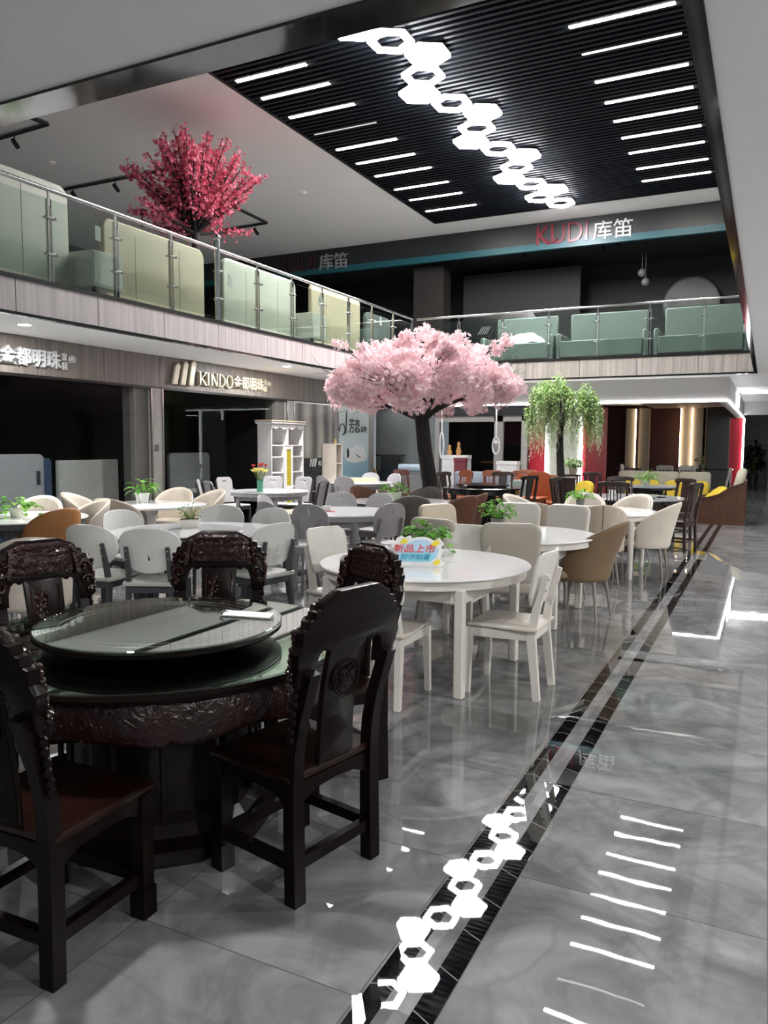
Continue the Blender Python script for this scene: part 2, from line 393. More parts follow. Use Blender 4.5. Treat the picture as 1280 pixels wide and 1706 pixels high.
struct('wall_back_corridor', MB().span(-9, 8, 36, 36.2, 0, H1), mat('corridor_wall', '9a9d9d', .6), smooth=0)
struct('trim_9', MB().span(-.75, 6, 28.2, 28.5, 2.62, H1), M_white, smooth=0)

# ---- left shopfront wall
XL = -9.2
M_sign = mat_panel('sign_laminate', '68625d', '7d7771', 'Y', .45)
p = MB(); y = 7.64 - 1.215 * 5
while y < 18.2:
    p.span(XL - .06, XL, y + .005, min(y + 1.215, 18.3) - .005, 2.53, H1 - .005); y += 1.215
struct('wall_left', p, M_sign, smooth=0)
struct('trim_10', MB().span(XL - .1, XL + .012, 1.5, 18.3, 2.49, 2.53), M_black, smooth=0)
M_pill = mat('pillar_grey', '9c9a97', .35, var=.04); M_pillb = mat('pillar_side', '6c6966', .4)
for i, (a, b) in enumerate(((9.84, 10.09), (13.88, 14.13), (15.83, 16.04), (17.62, 17.9))):
    struct('trim_%d' % (11 + i), MB().span(XL - .25, XL + .03, a, b, 0, 2.5), M_pill, smooth=0)
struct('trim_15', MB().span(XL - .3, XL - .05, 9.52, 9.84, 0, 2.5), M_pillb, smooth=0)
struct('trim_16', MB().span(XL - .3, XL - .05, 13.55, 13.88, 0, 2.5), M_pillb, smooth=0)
for i, (y, ) in enumerate(((9.83,), (10.095,), (13.875,), (14.135,), (15.825,), (16.045,))):
    struct('trim_%d' % (17 + i), MB().span(XL + .01, XL + .045, y - .012, y + .012, 0, 2.5), M_steel, smooth=0)
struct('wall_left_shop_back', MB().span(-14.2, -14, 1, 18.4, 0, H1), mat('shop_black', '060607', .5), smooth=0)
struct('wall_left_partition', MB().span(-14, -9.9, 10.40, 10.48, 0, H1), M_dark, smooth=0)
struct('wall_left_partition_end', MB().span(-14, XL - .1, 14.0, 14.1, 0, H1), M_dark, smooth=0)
struct('wall_left_lining', MB().span(XL - .3, XL - .2, 14.1, 18.3, 0, 2.53), mat('lining_grey', '5b5a58', .6), smooth=0)
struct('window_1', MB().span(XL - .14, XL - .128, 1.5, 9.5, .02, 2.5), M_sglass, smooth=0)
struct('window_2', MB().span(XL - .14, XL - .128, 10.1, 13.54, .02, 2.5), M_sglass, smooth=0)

# ---- far shopfronts
YF = 17.9
struct('wall_far_bulkhead', MB().span(-9.2, -.78, YF, YF + .25, 2.55, H1), mat('bulkhead_white', 'c0bfbf', .6, var=.01), smooth=0)
struct('wall_far_bulkhead_side', MB().span(-1.0, -.78, YF + .25, 29.4, 2.55, H1), mat('bulkhead_white2', 'c0bfbf', .6, var=.01), smooth=0)
M_red = mat('red_paint', 'b32135', .5, var=.05, scale=2)
struct('wall_far_red_reveal', MB().span(-3.84, -3.73, YF, 20.5, 0, 2.55), M_red, smooth=0)
struct('wall_far_pale_panel', MB().span(-4.62, -3.84, YF, 18.0, 0, 2.55), mat('pale_panel', 'b9bcb4', .6), smooth=0)
struct('wall_far_red_panel', MB().span(-5.25, -4.62, 18.6, 18.7, 0, 2.55), M_red, smooth=0)
struct('wall_far_grey', MB().span(-9.3, -7.62, 18.3, 18.4, 0, 2.55), mat('grey_board', '6f7575', .5), smooth=0)
struct('wall_far_red_end', MB().span(-1.22, -.78, 29.3, 29.5, 0, 2.55), M_red, smooth=0)
struct('wall_far_shop_back', MB().span(-9, -1.2, 29.6, 29.8, 0, H1), mat('shop_maroon', '3d1a1d', .6), smooth=0)
struct('wall_far_shop_left', MB().span(-9.3, -4.6, 23.5, 23.6, 0, H1), mat('shop_dark', '0c0c0d', .5), smooth=0)
struct('ceiling_shop', MB().span(-3.73, -1.0, 18.2, 29.5, 2.92, H1), mat('shop_ceiling', '7c6a68', .6), smooth=0)  # reddish tint is reflected red light put into the ceiling colour
struct('wall_far_shop_right', MB().span(-1.9, -1.2, 29.0, 29.3, 0, 2.92), mat('shop_slate', '4a4d4d', .6), smooth=0)
t = MB()                                             # window framing of the middle shop
t.span(-6.05, -5.83, 18.3, 18.42, 0, 2.3); t.span(-5.36, -5.22, 18.3, 18.42, 0, 2.3); t.span(-7.62, -7.5, 18.3, 18.42, 0, 2.3)
t.span(-7.5, -5.22, 18.3, 18.42, 2.16, 2.30)
struct('trim_23', t, M_pill, smooth=0)
struct('wall_far_header', MB().span(-7.62, -5.22, 18.25, 18.35, 2.3, 2.55), M_dark, smooth=0)
struct('window_3', MB().span(-7.5, -5.2, 18.35, 18.36, .02, 2.16), M_sglass, smooth=0)
# maroon boards on the dark back wall of the middle shop
t = MB()
for a in ((-7.6, -6.75, 1.55, 2.3), (-6.2, -5.0, 1.5, 2.05), (-6.6, -5.6, 2.15, 2.45)): t.span(a[0], a[1], 23.4, 23.5, a[2], a[3])
struct('trim_24', t, mat('maroon_board', '6f2f38', .6), smooth=0)

# ================================================================== LAMPS
def led(name, label, x0, x1, y0, y1, z0, z1, m=None, group='white strip lights outlining the shopfronts'):
    return tag(obj(name, MB().span(x0, x1, y0, y1, z0, z1), m or M_led, smooth=0), label, 'strip light', group)
led('strip_light', 'long horizontal white strip light under the pale bulkhead below the far balcony', -9.0, -.80, YF - .03, YF + .03, 2.525, 2.555)
led('strip_light', 'white strip light running back along the open side of the red-walled shop', -.80, -.755, YF + .03, 29.4, 2.525, 2.555)
led('strip_light', 'upright white strip light on the outer edge of the far right red wall', -.80, -.74, 29.25, 29.32, .01, 2.525)
led('strip_light', 'upright white strip light left of the red reveal behind the hanging greenery', -3.86, -3.80, YF - .03, YF - .001, .01, 2.52)
led('strip_light', 'upright white strip light partly hidden by the hanging greenery, left edge of the pale panel', -4.66, -4.61, YF - .03, YF - .001, .01, 2.52)
tag(obj('lamp_reflection', MB().span(-.775, -.74, 21.6, 23.2, 2.62, 2.95), mat('reflection_glow', 'ffffff', .5, emit='ffffff', estr=.7), smooth=0), 'small white glowing patch imitating a lamp reflection on the bulkhead side at far right', 'painted reflection')  # glowing patch added in place of the ceiling lamp's reflection on this face
tag(obj('linear_light', MB().span(-.70, 4, 22.8, 23.5, H1 - .03, H1 - .002), mat('corridor_lamp', 'ffffff', .5, emit='ffffff', estr=1.4), smooth=0), 'broad white ceiling light across the far right corridor', 'ceiling light')

def tube_light(x0, x1, y, m, label, group, thin=1):
    y = 1.106 + .15 * round((y - 1.106) / .15)                       # seated in the nearest gap between slats
    r = thing('linear_light', label, 'ceiling light', ((x0 + x1) / 2, y, H2), 0, group); L = x1 - x0
    obj('housing', MB().span(-L / 2, L / 2, -.036, .036, .004, .06), M_black, r, smooth=0)
    obj('diffuser', MB().span(-L / 2, L / 2, -.036 * thin, .036 * thin, -.010, .004), m, r, smooth=0)
    return r
ordn = ['', 'second', 'third', 'fourth', 'fifth', 'sixth', 'seventh', 'eighth', 'ninth', 'tenth', 'eleventh']
ysl = [11.28, 12.13, 13.03, 13.87, 14.83, 15.72, 16.6, 17.55, 18.5, 19.5]
for i, y in enumerate(ysl):
    dim = i == 3
    tube_light(-8.47, -7.07, y, M_tubeoff if dim else M_tube,
               'faint unlit-looking thin tube in the left row of ceiling tubes' if dim else
               ('nearest lit tube of the left row on the dark slatted ceiling' if i == 0 else 'farthest lit tube of the left row, beside the white ceiling corner' if i == 9 else
                '%s tube from the near end of the left row on the slatted ceiling' % ordn[i]), 'left row of ceiling tubes', .3 if dim else 1)
for i in range(10):
    y = 11.13 + .935 * i; dim = i == 2
    tube_light(-2.93, -1.44, y, M_tubedim if dim else M_tube,
               'dimmer narrow tube, third in the right row of ceiling tubes' if dim else
               ('nearest tube of the right row, cut by the top of the photo' if i == 0 else 'farthest tube of the right row, near the red and white sign' if i == 9 else
                '%s tube from the near end of the right row on the slatted ceiling' % ordn[i]), 'right row of ceiling tubes', .45 if dim else 1)
hexes = [(-5.81, 10.71), (-5.42, 11.09), (-5.07, 11.7), (-5.41, 12.31), (-5.74, 12.91), (-5.37, 13.5), (-5.0, 14.11), (-5.33, 14.73), (-5.66, 15.31), (-5.28, 15.92), (-4.91, 16.52), (-5.25, 17.12), (-5.61, 17.73), (-5.26, 18.33), (-4.9, 18.96), (-5.35, 19.4), (-4.98, 20.05)]
hexes[0] = (-5.76, 10.5); 
solid_ids = {0, 2, 4, 6, 8, 10, 12, 14}
n_s = n_r = 0
for i, (x, y) in enumerate(hexes):
    ring = i not in solid_ids
    if ring: n_r += 1; lb = '%s hexagonal ring lamp, counted from the near end of the zigzag chain' % (['', 'first'] + ordn[2:])[n_r] 
    else: n_s += 1; lb = '%s solid glowing hexagon lamp, counted from the near end of the zigzag chain' % (['', 'first'] + ordn[2:])[n_s]
    if i == 0: lb = 'nearest hexagon lamp, cut off by the white ceiling edge'
    if i == 16: lb = 'farthest hexagonal ring lamp at the end of the zigzag chain'
    r = thing('hexagon_light', lb, 'ceiling light', (x, y, H2 - .1), 0, 'zigzag chain of hexagon lamps')
    R = .366
    def hx(rad): return [(rad * math.cos(math.radians(30 + 60 * q)), rad * math.sin(math.radians(30 + 60 * q))) for q in range(6)]
    rot = Matrix.Rotation(-PI / 2, 4, 'X')
    loops = [hx(R)] + ([hx(R * .69)[::-1]] if ring else [])
    mb = MB().shape(loops, .05); mb.move(Matrix.Translation((0, 0, .0)) @ rot)
    obj('diffuser', mb, M_lamp, r, smooth=0)
    mb = MB().shape([hx(R + .008)] + ([hx(R * .69 - .008)[::-1]] if ring else []), .02); mb.move(Matrix.Translation((0, 0, .035)) @ rot)
    obj('housing', mb, M_black, r, smooth=0)
    mb = MB()
    for a, b in ((.3, 0), (-.3, 0)): mb.tube([(a, b, .04), (a, b, .11)], .004, 5)
    obj('hanging_wire', mb, M_steel, r)

def downlight(x, y, label, power, z=H1):
    r = thing('downlight', label, 'ceiling light', (x, y, z), 0, 'recessed downlights in the white soffit')
    obj('bezel', MB().lathe([(.095, -.001), (.095, -.008), (.075, -.010), (.075, -.001)], 24), M_white, r)
    obj('lens', MB().lathe([(.0, -.007), (.073, -.007)], 24), mat('downlight_lens', 'ffffff', .5, emit='ffffff', estr=14), r)
    l = area_lamp('downlight_lamp', (0, 0, -.012), .14, power); l.parent = r
    return r
downlight(-8.31, 6.73, 'round downlight in the left soffit above the first shop window', 15)
downlight(-8.2, 12.4, 'round downlight in the left soffit by the gold shop lettering', 15)
downlight(-2.45, 1.75, 'bright downlight at the top left corner of the white near ceiling', 9)
for y in (-2.5, 1.0, 4.5, 8.0, 11.5, 15.0):  # unseen lamps added to fill the corridor with light
    downlight(2.6, y, 'added unseen fill downlight over the right-hand corridor, outside the right of the view', FILL_DOWN_W)

# ================================================================== UPPER FLOOR
def balustrade(label, n0, pts, length, post_pos, newel=None):
    """built along local +X from the thing's origin on the slab edge"""
    r = thing('glass_balustrade', label, 'balustrade', n0)
    obj('handrail', MB().tube([(0, 0, 1.09), (length, 0, 1.09)], .027, 10), M_steel, r)
    for i, x in enumerate(post_pos):
        nw = newel is not None and i == newel
        mb = MB()
        if nw: mb.tube([(x, 0, .02), (x, 0, 1.22)], .045, 12); mb.ball((x, 0, 1.27), .055, 2)
        else:
            for dx in (-.026, .026): mb.span(x + dx - .006, x + dx + .006, -.022, .022, .02, .98)
            mb.span(x - .012, x + .012, -.015, .015, .9, 1.07)
        p = obj('post', mb, M_steel, r, label='taller round steel post with ball cap' if nw else None)
        for z in (.34, .76):
            b = MB().span(x - .085, x + .085, -.05, -.02, z - .014, z + .014, bev=.006)
            for dx in (-.06, .06): b.tube([(x + dx, -.06, z), (x + dx, .02, z)], .014, 8)
            obj('bracket', b, M_steel, p)
    ed = [0] + list(post_pos) + [length]
    for a, b in zip(ed, ed[1:]):
        if b - a > .15: obj('glass_pane', MB().span(a + .035, b - .035, -.005, .005, .06, .98), M_bglass, r, smooth=0)
    return r
lp = [6.67 + 1.045 * k - 2.55 for k in range(-3, 11)]
b1 = balustrade('long glass balustrade with steel handrail along the left upper floor', (-7.75, 2.55, F2), None, 14.6, lp, newel=6)
b1.rotation_euler = (0, 0, PI / 2)
fp = [-6.6 + 1.065 * k + 7.68 for k in range(0, 6)]
balustrade('glass balustrade with steel handrail along the far upper floor, above the greenery', (-7.68, 17.23, F2), None, 7.36, fp)

M_bG = mat('board_pale', 'b9bbad', .6, var=.02); M_bB = mat('board_beige', 'b3a98f', .6, var=.03)
def leaning_board(y0, y1, z1, m, label, x=-8.3, r=.12):
    t = thing('headboard', label, 'headboard', (x, (y0 + y1) / 2, F2), PI / 2, 'upholstered boards leaning behind the left balustrade')
    W = (y1 - y0) / 2; h = z1 - F2
    mb = MB().shape([rrect(-W, W, .06, h, r)], .10, bev=.03, n=3)
    obj('panel', mb, m, t)
    mb = MB()
    for s in (-1, 1): mb.span(s * W * .45 - .003, s * W * .45 + .003, -.053, -.05, .15, h - .1)
    obj('seam', mb, mat('seam_grey', '8b8c80', .6), t)
    mb = MB()
    for s in (-1, 1): mb.span(s * W * .8 - .04, s * W * .8 + .04, -.04, .04, 0, .06)
    obj('foot', mb, M_black, t)
    return t
leaning_board(4.9, 7.38, 4.84, M_bG, 'tallest pale green-white headboard behind the left balustrade, at the photo edge')
leaning_board(8.02, 10.08, 4.64, M_bB, 'wide beige headboard behind the left balustrade, below the red tree')
leaning_board(10.62, 12.78, 4.66, M_bG, 'pale cream headboard behind the left balustrade, just past the ball-capped post')
leaning_board(13.42, 15.4, 4.76, M_bB, 'beige headboard behind the left balustrade rising above the handrail')
leaning_board(15.75, 16.95, 4.55, mat('board_grey', '5d6462', .6), 'dim grey headboard in the corner end of the left balustrade')
def cabinet(y0, y1, z0, z1, label):
    t = thing('nightstand', label, 'nightstand', (-8.12, (y0 + y1) / 2, F2), 0, 'white nightstands behind the left balustrade')
    W = (y1 - y0) / 2
    obj('body', MB().span(-.22, .22, -W, W, z0 - F2, z1 - F2, bev=.008), mat('cabinet_white', 'd5d6cd', .4), t)
    obj('drawer', MB().span(.215, .228, -W + .02, W - .02, z0 - F2 + .03, z1 - F2 - .03, bev=.003), mat('cabinet_white', 'd5d6cd'), t)
    mb = MB()
    for a in (-1, 1):
        for b in (-1, 1): mb.span(a * .17 - .02, a * .17 + .02, b * W * .75 - .02, b * W * .75 + .02, 0, z0 - F2)
    obj('foot', mb, M_black, t)
cabinet(7.46, 7.98, 3.62, 4.08, 'white box nightstand between two headboards behind the left balustrade')
cabinet(12.84, 13.36, 3.62, 4.10, 'white box nightstand farther along behind the left balustrade')
for i, (y, z, lb) in enumerate(((7.47, 4.26, 'small white card hanging above the nearer upstairs nightstand'), (10.2, 4.18, 'small white card beside the ball-capped balustrade post'), (12.95, 4.3, 'small white card above the farther upstairs nightstand'), (15.55, 4.3, 'small white card in the far end of the left balustrade'))):
    tag(obj('price_card', MB().span(-7.81, -7.80, y - .045, y + .045, z - .09, z + .09), M_white, smooth=0), lb, 'card', 'cards behind the left balustrade')

M_sofa = mat('green_leather', '6c7873', .5, var=.03)
def upstairs_bed(x0, x1, label):
    t = thing('bed', label, 'bed', ((x0 + x1) / 2, 18.5, F2), 0, 'grey-green beds behind the far balustrade'); W = (x1 - x0) / 2
    obj('headboard', MB().span(-W + .12, W - .12, .0, .12, .42, 1.17, bev=.03), M_sofa, t)
    for s in (-1, 1): obj('side_rail', MB().span(min(s * W, s * (W - .11)), max(s * W, s * (W - .11)), -.9, .1, .0, .62, bev=.03), M_sofa, t)
    obj('foot_rail', MB().span(-W + .1, W - .1, -.95, -.85, .08, .44, bev=.02), M_sofa, t)
    obj('mattress', MB().span(-W + .12, W - .12, -.85, 0, .15, .40, bev=.05), M_dark, t)
upstairs_bed(-6.2, -4.46, 'left grey-green bed behind the far balustrade, holding white bedding')
upstairs_bed(-4.40, -2.42, 'middle grey-green bed behind the far balustrade')
upstairs_bed(-2.30, -.45, 'right grey-green bed behind the far balustrade, nearest the black corner trim')
def duvet(u, v):
    x = (u - .5) * .98; y = (v - .5) * .6
    h = .38 * max(0, 1 - (abs(u - .55) * 1.9) ** 3) * max(0, 1 - (abs(v - .5) * 1.8) ** 4) + .05 * math.sin(9 * u + 3 * v) * math.sin(5 * v + 1)
    return (x, y, max(h, 0))
o = obj('bedding', MB().grid(26, 18, duvet), mat('bedding_white', 'dfe5e2', .8), solid=.03, sub=1, smooth=180); o.location = (-5.27, 18.0, F2 + .32)
tag(o, 'crumpled white bedding heaped on the left upstairs bed', 'bedding')
t = thing('headboard', 'black rounded headboard with pale relief, behind the left upstairs bed', 'headboard', (-6.5, 20, F2))
obj('panel', MB().shape([rrect(-1.0, 1.0, .06, 1.55, .3)], .1, bev=.03), M_black, t)
obj('ornament', text_mesh('∕∕∕∕∕', .28, .01), mat('ornament_grey', '8d9090', .4), t).location = (-.55, -.06, 1.05)
t = thing('mirror', 'large round mirror standing at the back of the far upper floor', 'mirror', (-2.26, 25.3, F2))
obj('frame', MB().shape([superell(.80, .80, 2, 0, 2.36, 48), superell(.76, .76, 2, 0, 2.36, 48)], .05), M_black, t)
obj('glass', MB().shape([superell(.765, .765, 2, 0, 2.36, 48)], .02), mat('mirror_glass', '3f4343', .3, metal=.3), t)
obj('stand', MB().span(-.3, .3, -.15, .15, 0, .04).span(-.03, .03, -.03, .03, .04, 1.6), M_black, t)
t = thing('pendant_lamp', 'unlit pendant of two pale glass balls in the dark upper floor', 'pendant lamp', (-3.32, 23, 7.04))
obj('cord', MB().tube([(-.05, 0, .7), (-.05, 0, -.55)], .008, 6).tube([(.05, 0, .7), (.05, 0, -.8)], .008, 6), M_black, t)
for a, z in ((-.05, -.64), (.05, -.9)): obj('globe', MB().ball((a, 0, z), .12), mat('globe_glass', '5d5f5e', .3), t)
struct('ceiling_upper_shop', MB().span(-20, 6, 22.0, 25.6, 7.25, 7.35), M_dark, smooth=0)
def track_spot(loc, label, rz=0, group='black track spotlights'):
    t = thing('spotlight', label, 'spotlight', loc, rz, group)
    obj('stem', MB().tube([(0, 0, 0), (0, 0, -.09)], .012, 6), M_black, t)
    obj('lamp_head', MB().tube([(-.04, 0, -.08), (.09, 0, -.24)], .048, 12), M_black, t)
for x, lb in ((-8.58, 'first black spotlight under the teal strip, far left one'), (-6.63, 'black spotlight under the teal strip, second from left'), (-4.4, 'black spotlight under the teal strip, below the red letters'), (-3.96, 'black spotlight under the teal strip, below the white characters')):
    track_spot((x, 22.5, 7.25), lb)
def track(pts, label):
    mb = MB()
    for a, b in zip(pts, pts[1:]): mb.bar(a, b, .05, .05, side=(0, 0, 1))
    return tag(obj('lighting_track', mb, M_black, smooth=0), label, 'lighting track', 'black lighting tracks on the upper left ceiling')
z = H2 - .045
track([(-18, 11.3, z), (-12.83, 11.09, z), (-12.91, 10.5, z)], 'black lighting track at the far left edge of the upper ceiling')
track([(-15.9, 14.0, z), (-11.2, 14.04, z)], 'black lighting track running behind the red blossom tree')
track([(-15.9, 18.66, z), (-12.88, 18.52, z), (-12.78, 16.2, z)], 'black L-shaped lighting track below and right of the red tree')
track_spot((-13.85, 11.135, z - .025), 'black spotlight on the leftmost lighting track'); track_spot((-15.4, 14.0, z - .025), 'black spotlight at the left end of the track by the red tree')
track_spot((-14.05, 14.02, z - .025), 'black spotlight on the track just left of the red tree'); track_spot((-13.29, 18.53, z - .025), 'black spotlight on the L-shaped track right of the red tree')
t = thing('ceiling_speaker', 'small dark conical fitting hanging from the upper left ceiling', 'ceiling fitting', (-15.3, 16.2, H2))
obj('mount', MB().lathe([(.14, 0), (.14, -.03), (.05, -.16), (.03, -.17)], 20), M_black, t); obj('stem', MB().tube([(0, 0, -.16), (0, 0, -.45)], .02, 8), M_black, t)
for x, y, lb in ((-10.6, 16.8, 'small round detector on the pale upper ceiling right of the red tree'), (-14.57, 12.64, 'small round detector on the pale upper ceiling left of the red tree')):
    tag(obj('smoke_detector', MB().lathe([(.09, H2 - .002), (.09, H2 - .03), (.05, H2 - .05), (0, H2 - .05)], 20, (x, y, 0)), M_upc), lb, 'smoke detector', 'ceiling detectors')

# ================================================================== SIGNS
def fit(mb, x0, x1, z0, z1):
    xs = [v.co.x for v in mb.bm.verts]; zs = [v.co.z for v in mb.bm.verts]
    a, b, c, d = min(xs), max(xs), min(zs), max(zs)
    for v in mb.bm.verts: v.co.x = x0 + (v.co.x - a) / (b - a) * (x1 - x0); v.co.z = z0 + (v.co.z - c) / (d - c) * (z1 - z0)
    return mb
M_gold = mat('cream_gold_letters', 'd9d3bd', .3, metal=.2); M_silver = mat('silver_letters', 'd4d6d8', .35, metal=.1); M_ledge = mat('letter_side', '1a1a1a', .5)
def serif_word(x0, x1, z0, z1, d):
    """KINDO in slab-serif strokes"""
    mb = MB(); n = 5; W = (x1 - x0); h = z1 - z0; cw = [.235, .105, .235, .225, .24]; x = x0; T = .036 * W; s = .028 * h * 2
    def bx(a, b, c, e): mb.span(a, b, -d, 0, c, e)
    for ch, q in zip('KINDO', cw):
        w_ = q * W * .9; L, R = x, x + w_
        if ch in 'KIND':
            st = L + .012 * W; bx(st, st + T, z0, z1)
            for zz in (z0, z1 - s): bx(st - .012 * W, st + T + .012 * W, zz, zz + s)
        if ch == 'K':
            mb.bar((st + T, -d / 2, z0 + h * .42), (R - .012 * W, -d / 2, z1 - s), d, T * .45, side=(0, 1, 0)); mb.bar((st + T * 1.6, -d / 2, z0 + h * .55), (R - .012 * W, -d / 2, z0 + s * .5), d, T, side=(0, 1, 0))
            bx(R - .05 * W, R, z1 - s, z1); bx(R - .05 * W, R + .005 * W, z0, z0 + s)
        if ch == 'N':
            bx(R - .02 * W - T * .5, R - .02 * W, z0, z1); mb.bar((st + T * .4, -d / 2, z1), (R - .02 * W - T * .2, -d / 2, z0), d, T, side=(0, 1, 0)); bx(R - .045 * W, R, z1 - s, z1)
        if ch == 'D':
            cx = st + T * .6; rx = R - cx
            o_ = [(cx + rx * math.sin(a), z0 + h / 2 + h / 2 * math.cos(a)) for a in [PI * i / 20 for i in range(21)]]
            i_ = [(cx + (rx - T) * math.sin(a), z0 + h / 2 + (h / 2 - s) * math.cos(a)) for a in [PI * i / 20 for i in range(21)]]
            b2 = MB().shape([o_ + i_[::-1]], d); b2.move(Matrix.Translation((0, -d / 2, 0))); mb.join(b2.bm)
        if ch == 'O':
            b2 = MB().shape([superell(w_ / 2, h / 2, 2, L + w_ / 2, z0 + h / 2), superell(w_ / 2 - T, h / 2 - s, 2, L + w_ / 2, z0 + h / 2)], d); b2.move(Matrix.Translation((0, -d / 2, 0))); mb.join(b2.bm)
        x += q * W
    return mb
def wall_sign(y0, label, m, emblem=True):
    r = thing('shop_sign', label, 'shop sign', (XL, y0, 2.6), PI / 2, 'raised lettering over the left shopfronts')
    if emblem:
        mb = MB()
        for i in range(3):
            x = .0 + i * .205
            mb.shape([[(x, .0), (x + .11, .0), (x + .20, .32 + i * .04), (x + .14, .37 + i * .04), (x + .12, .33 + i * .04), (x + .09, .33 + i * .04)]], .06)
        mb.move(Matrix.Translation((0, -.04, 0))); obj('emblem', mb, m, r, smooth=0)
    obj('lettering', serif_word(.70, 1.66, .03, .27, .06), m, r, smooth=30)
    obj('lettering', fit(text_mesh('金都明珠', .3, .03, .004), 1.70, 2.68, .04, .29).move(Matrix.Translation((0, -.03, 0))), m, r, smooth=0)
    mb = MB(); mb.join(fit(text_mesh('家', .1, .015, .001), 2.73, 2.82, .17, .28).bm); mb.join(fit(text_mesh('居', .1, .015, .001), 2.73, 2.82, .04, .15).bm)
    mb.join(fit(text_mesh('®', .1, .012), 2.85, 2.97, .15, .26).bm); mb.move(Matrix.Translation((0, -.02, 0)))
    obj('small_lettering', mb, m, r, smooth=0)
    return r
wall_sign(10.32, 'cream-gold lettering with slanted bar emblem on the grey band over the second shop window', M_gold)
wall_sign(5.32, 'silver-white lettering on the grey band at the left edge of the photo', M_silver)
def far_sign(x0, label, dim):
    r = thing('shop_sign', label, 'shop sign', (x0, 21.9, 7.14), 0, 'lettering on the charcoal upper header')
    mr = mat('sign_red_dim' if dim else 'sign_red', '3a2024' if dim else '6f1422', .3); mw = mat('sign_white_dim' if dim else 'sign_white', '8a8d8c' if dim else 'c9cccb', .4)  # dim copies: the unlit state is painted as darker letter colours
    obj('red_lettering', fit(text_mesh('KUDI', .5, .03, .0), 0, 1.42, .02, .56).move(Matrix.Translation((0, -.03, 0))), mr, r, smooth=30)
    obj('white_lettering', fit(text_mesh('库笛', .5, .03, .004), 1.56, 2.6, .0, .50).move(Matrix.Translation((0, -.03, 0))), mw, r, smooth=0)
    mb = MB()
    mb.tube([(.42 + .16 * math.cos(a), -.07, .22 + .16 * math.sin(a)) for a in [math.radians(x) for x in range(200, 350, 12)]], .022, 6)
    obj('swoosh', mb, mr, r)
far_sign(-6.08, 'red and white lettering on the charcoal header above the far balustrade', False)
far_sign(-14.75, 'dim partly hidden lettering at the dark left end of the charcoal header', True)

# poster and pale-blue banner on the left wall
def mat_swirl():
    m = bpy.data.materials.new('poster_print'); m.use_nodes = True; t = m.node_tree; b = t.nodes['Principled BSDF']; L = t.links.new
    tc = nd(t, 'ShaderNodeTexCoord'); wv = nd(t, 'ShaderNodeTexWave'); wv.inputs['Scale'].default_value = .55; wv.inputs['Distortion'].default_value = 5; wv.inputs['Detail'].default_value = 1.2; wv.inputs['Detail Scale'].default_value = .8
    L(tc.outputs['Object'], wv.inputs[0]); r = nd(t, 'ShaderNodeValToRGB'); r.color_ramp.elements[0].color = lin('555653') + (1,); r.color_ramp.elements[1].color = lin('a9a79f') + (1,)
    L(wv.outputs['Fac'], r.inputs[0]); L(r.outputs[0], b.inputs['Base Color']); b.inputs['Roughness'].default_value = .3
    return m
t = thing('wall_poster', 'large framed poster of grey rippling cloth behind the white bookcase', 'poster', (XL, 14.98, 0), PI / 2)
obj('print', MB().span(-.80, .80, -.02, -.0, 1.28, 2.48), mat_swirl(), t, smooth=0)
obj('dark_band', MB().span(-.80, .80, -.022, -.0, .55, 1.28), mat('poster_dark', '2b2c2c', .3), t, smooth=0)
obj('frame', MB().shape([rrect(-.83, .83, .5, 2.51, .01), rrect(-.79, .79, .54, 2.47, .01)], .04), M_steel, t, smooth=0)
mb = MB(); mb.join(fit(text_mesh('KINDO', .1, .004, .002), .18, .68, 1.10, 1.20).bm)
for i in range(3): mb.shape([[(-.22 + i * .1, 1.08), (-.16 + i * .1, 1.08), (-.10 + i * .1, 1.26), (-.16 + i * .1, 1.26)]], .008)
mb.move(Matrix.Translation((0, -.026, 0))); obj('lettering', mb, M_white, t, smooth=0)
def mat_banner():
    m = bpy.data.materials.new('banner_print'); m.use_nodes = True; t = m.node_tree; b = t.nodes['Principled BSDF']; L = t.links.new
    tc = nd(t, 'ShaderNodeTexCoord'); sp = nd(t, 'ShaderNodeSeparateXYZ'); L(tc.outputs['Object'], sp.inputs[0])
    mr = nd(t, 'ShaderNodeMapRange'); mr.inputs[1].default_value = .2; mr.inputs[2].default_value = 2.4; L(sp.outputs[2], mr.inputs[0])
    r = nd(t, 'ShaderNodeValToRGB'); e = r.color_ramp.elements; e[0].color = lin('86b3c8') + (1,); e[1].color = lin('cfdad8') + (1,)
    k = e.new(.42); k.color = lin('9cc0d2') + (1,); k = e.new(.56); k.color = lin('c3d3d8') + (1,)
    L(mr.outputs[0], r.inputs[0]); L(r.outputs[0], b.inputs['Base Color']); b.inputs['Roughness'].default_value = .35
    return m
t = thing('advertising_banner', 'tall pale blue banner with dark lettering and a white cloud, left of the pink tree', 'banner', (XL + .03, 16.82, 0), PI / 2)
obj('print', MB().span(-.76, .76, -.02, 0, .05, 2.5), mat_banner(), t, smooth=0)
mb = MB(); mb.join(fit(text_mesh('芳恋', .3, .004, .004), -.28, .28, 1.86, 2.22).bm); mb.join(fit(text_mesh('床垫', .15, .004, .001), .34, .64, 1.88, 2.04).bm)
pts = [(-.62 + .13 * math.cos(a), 0, 1.94 + .13 * math.sin(a)) for a in [math.radians(x) for x in range(200, -100, -15)]]
mb.tube(pts, .016, 5); mb.tube([(-.40, 0, 2.36), (-.42, 0, 2.1), (-.45, 0, 1.86), (-.52, 0, 1.83)], .018, 5)
mb.move(Matrix.Translation((0, -.024, 0))); obj('lettering', mb, mat('banner_ink', '3d4146', .5), t, smooth=0)
mb = MB()
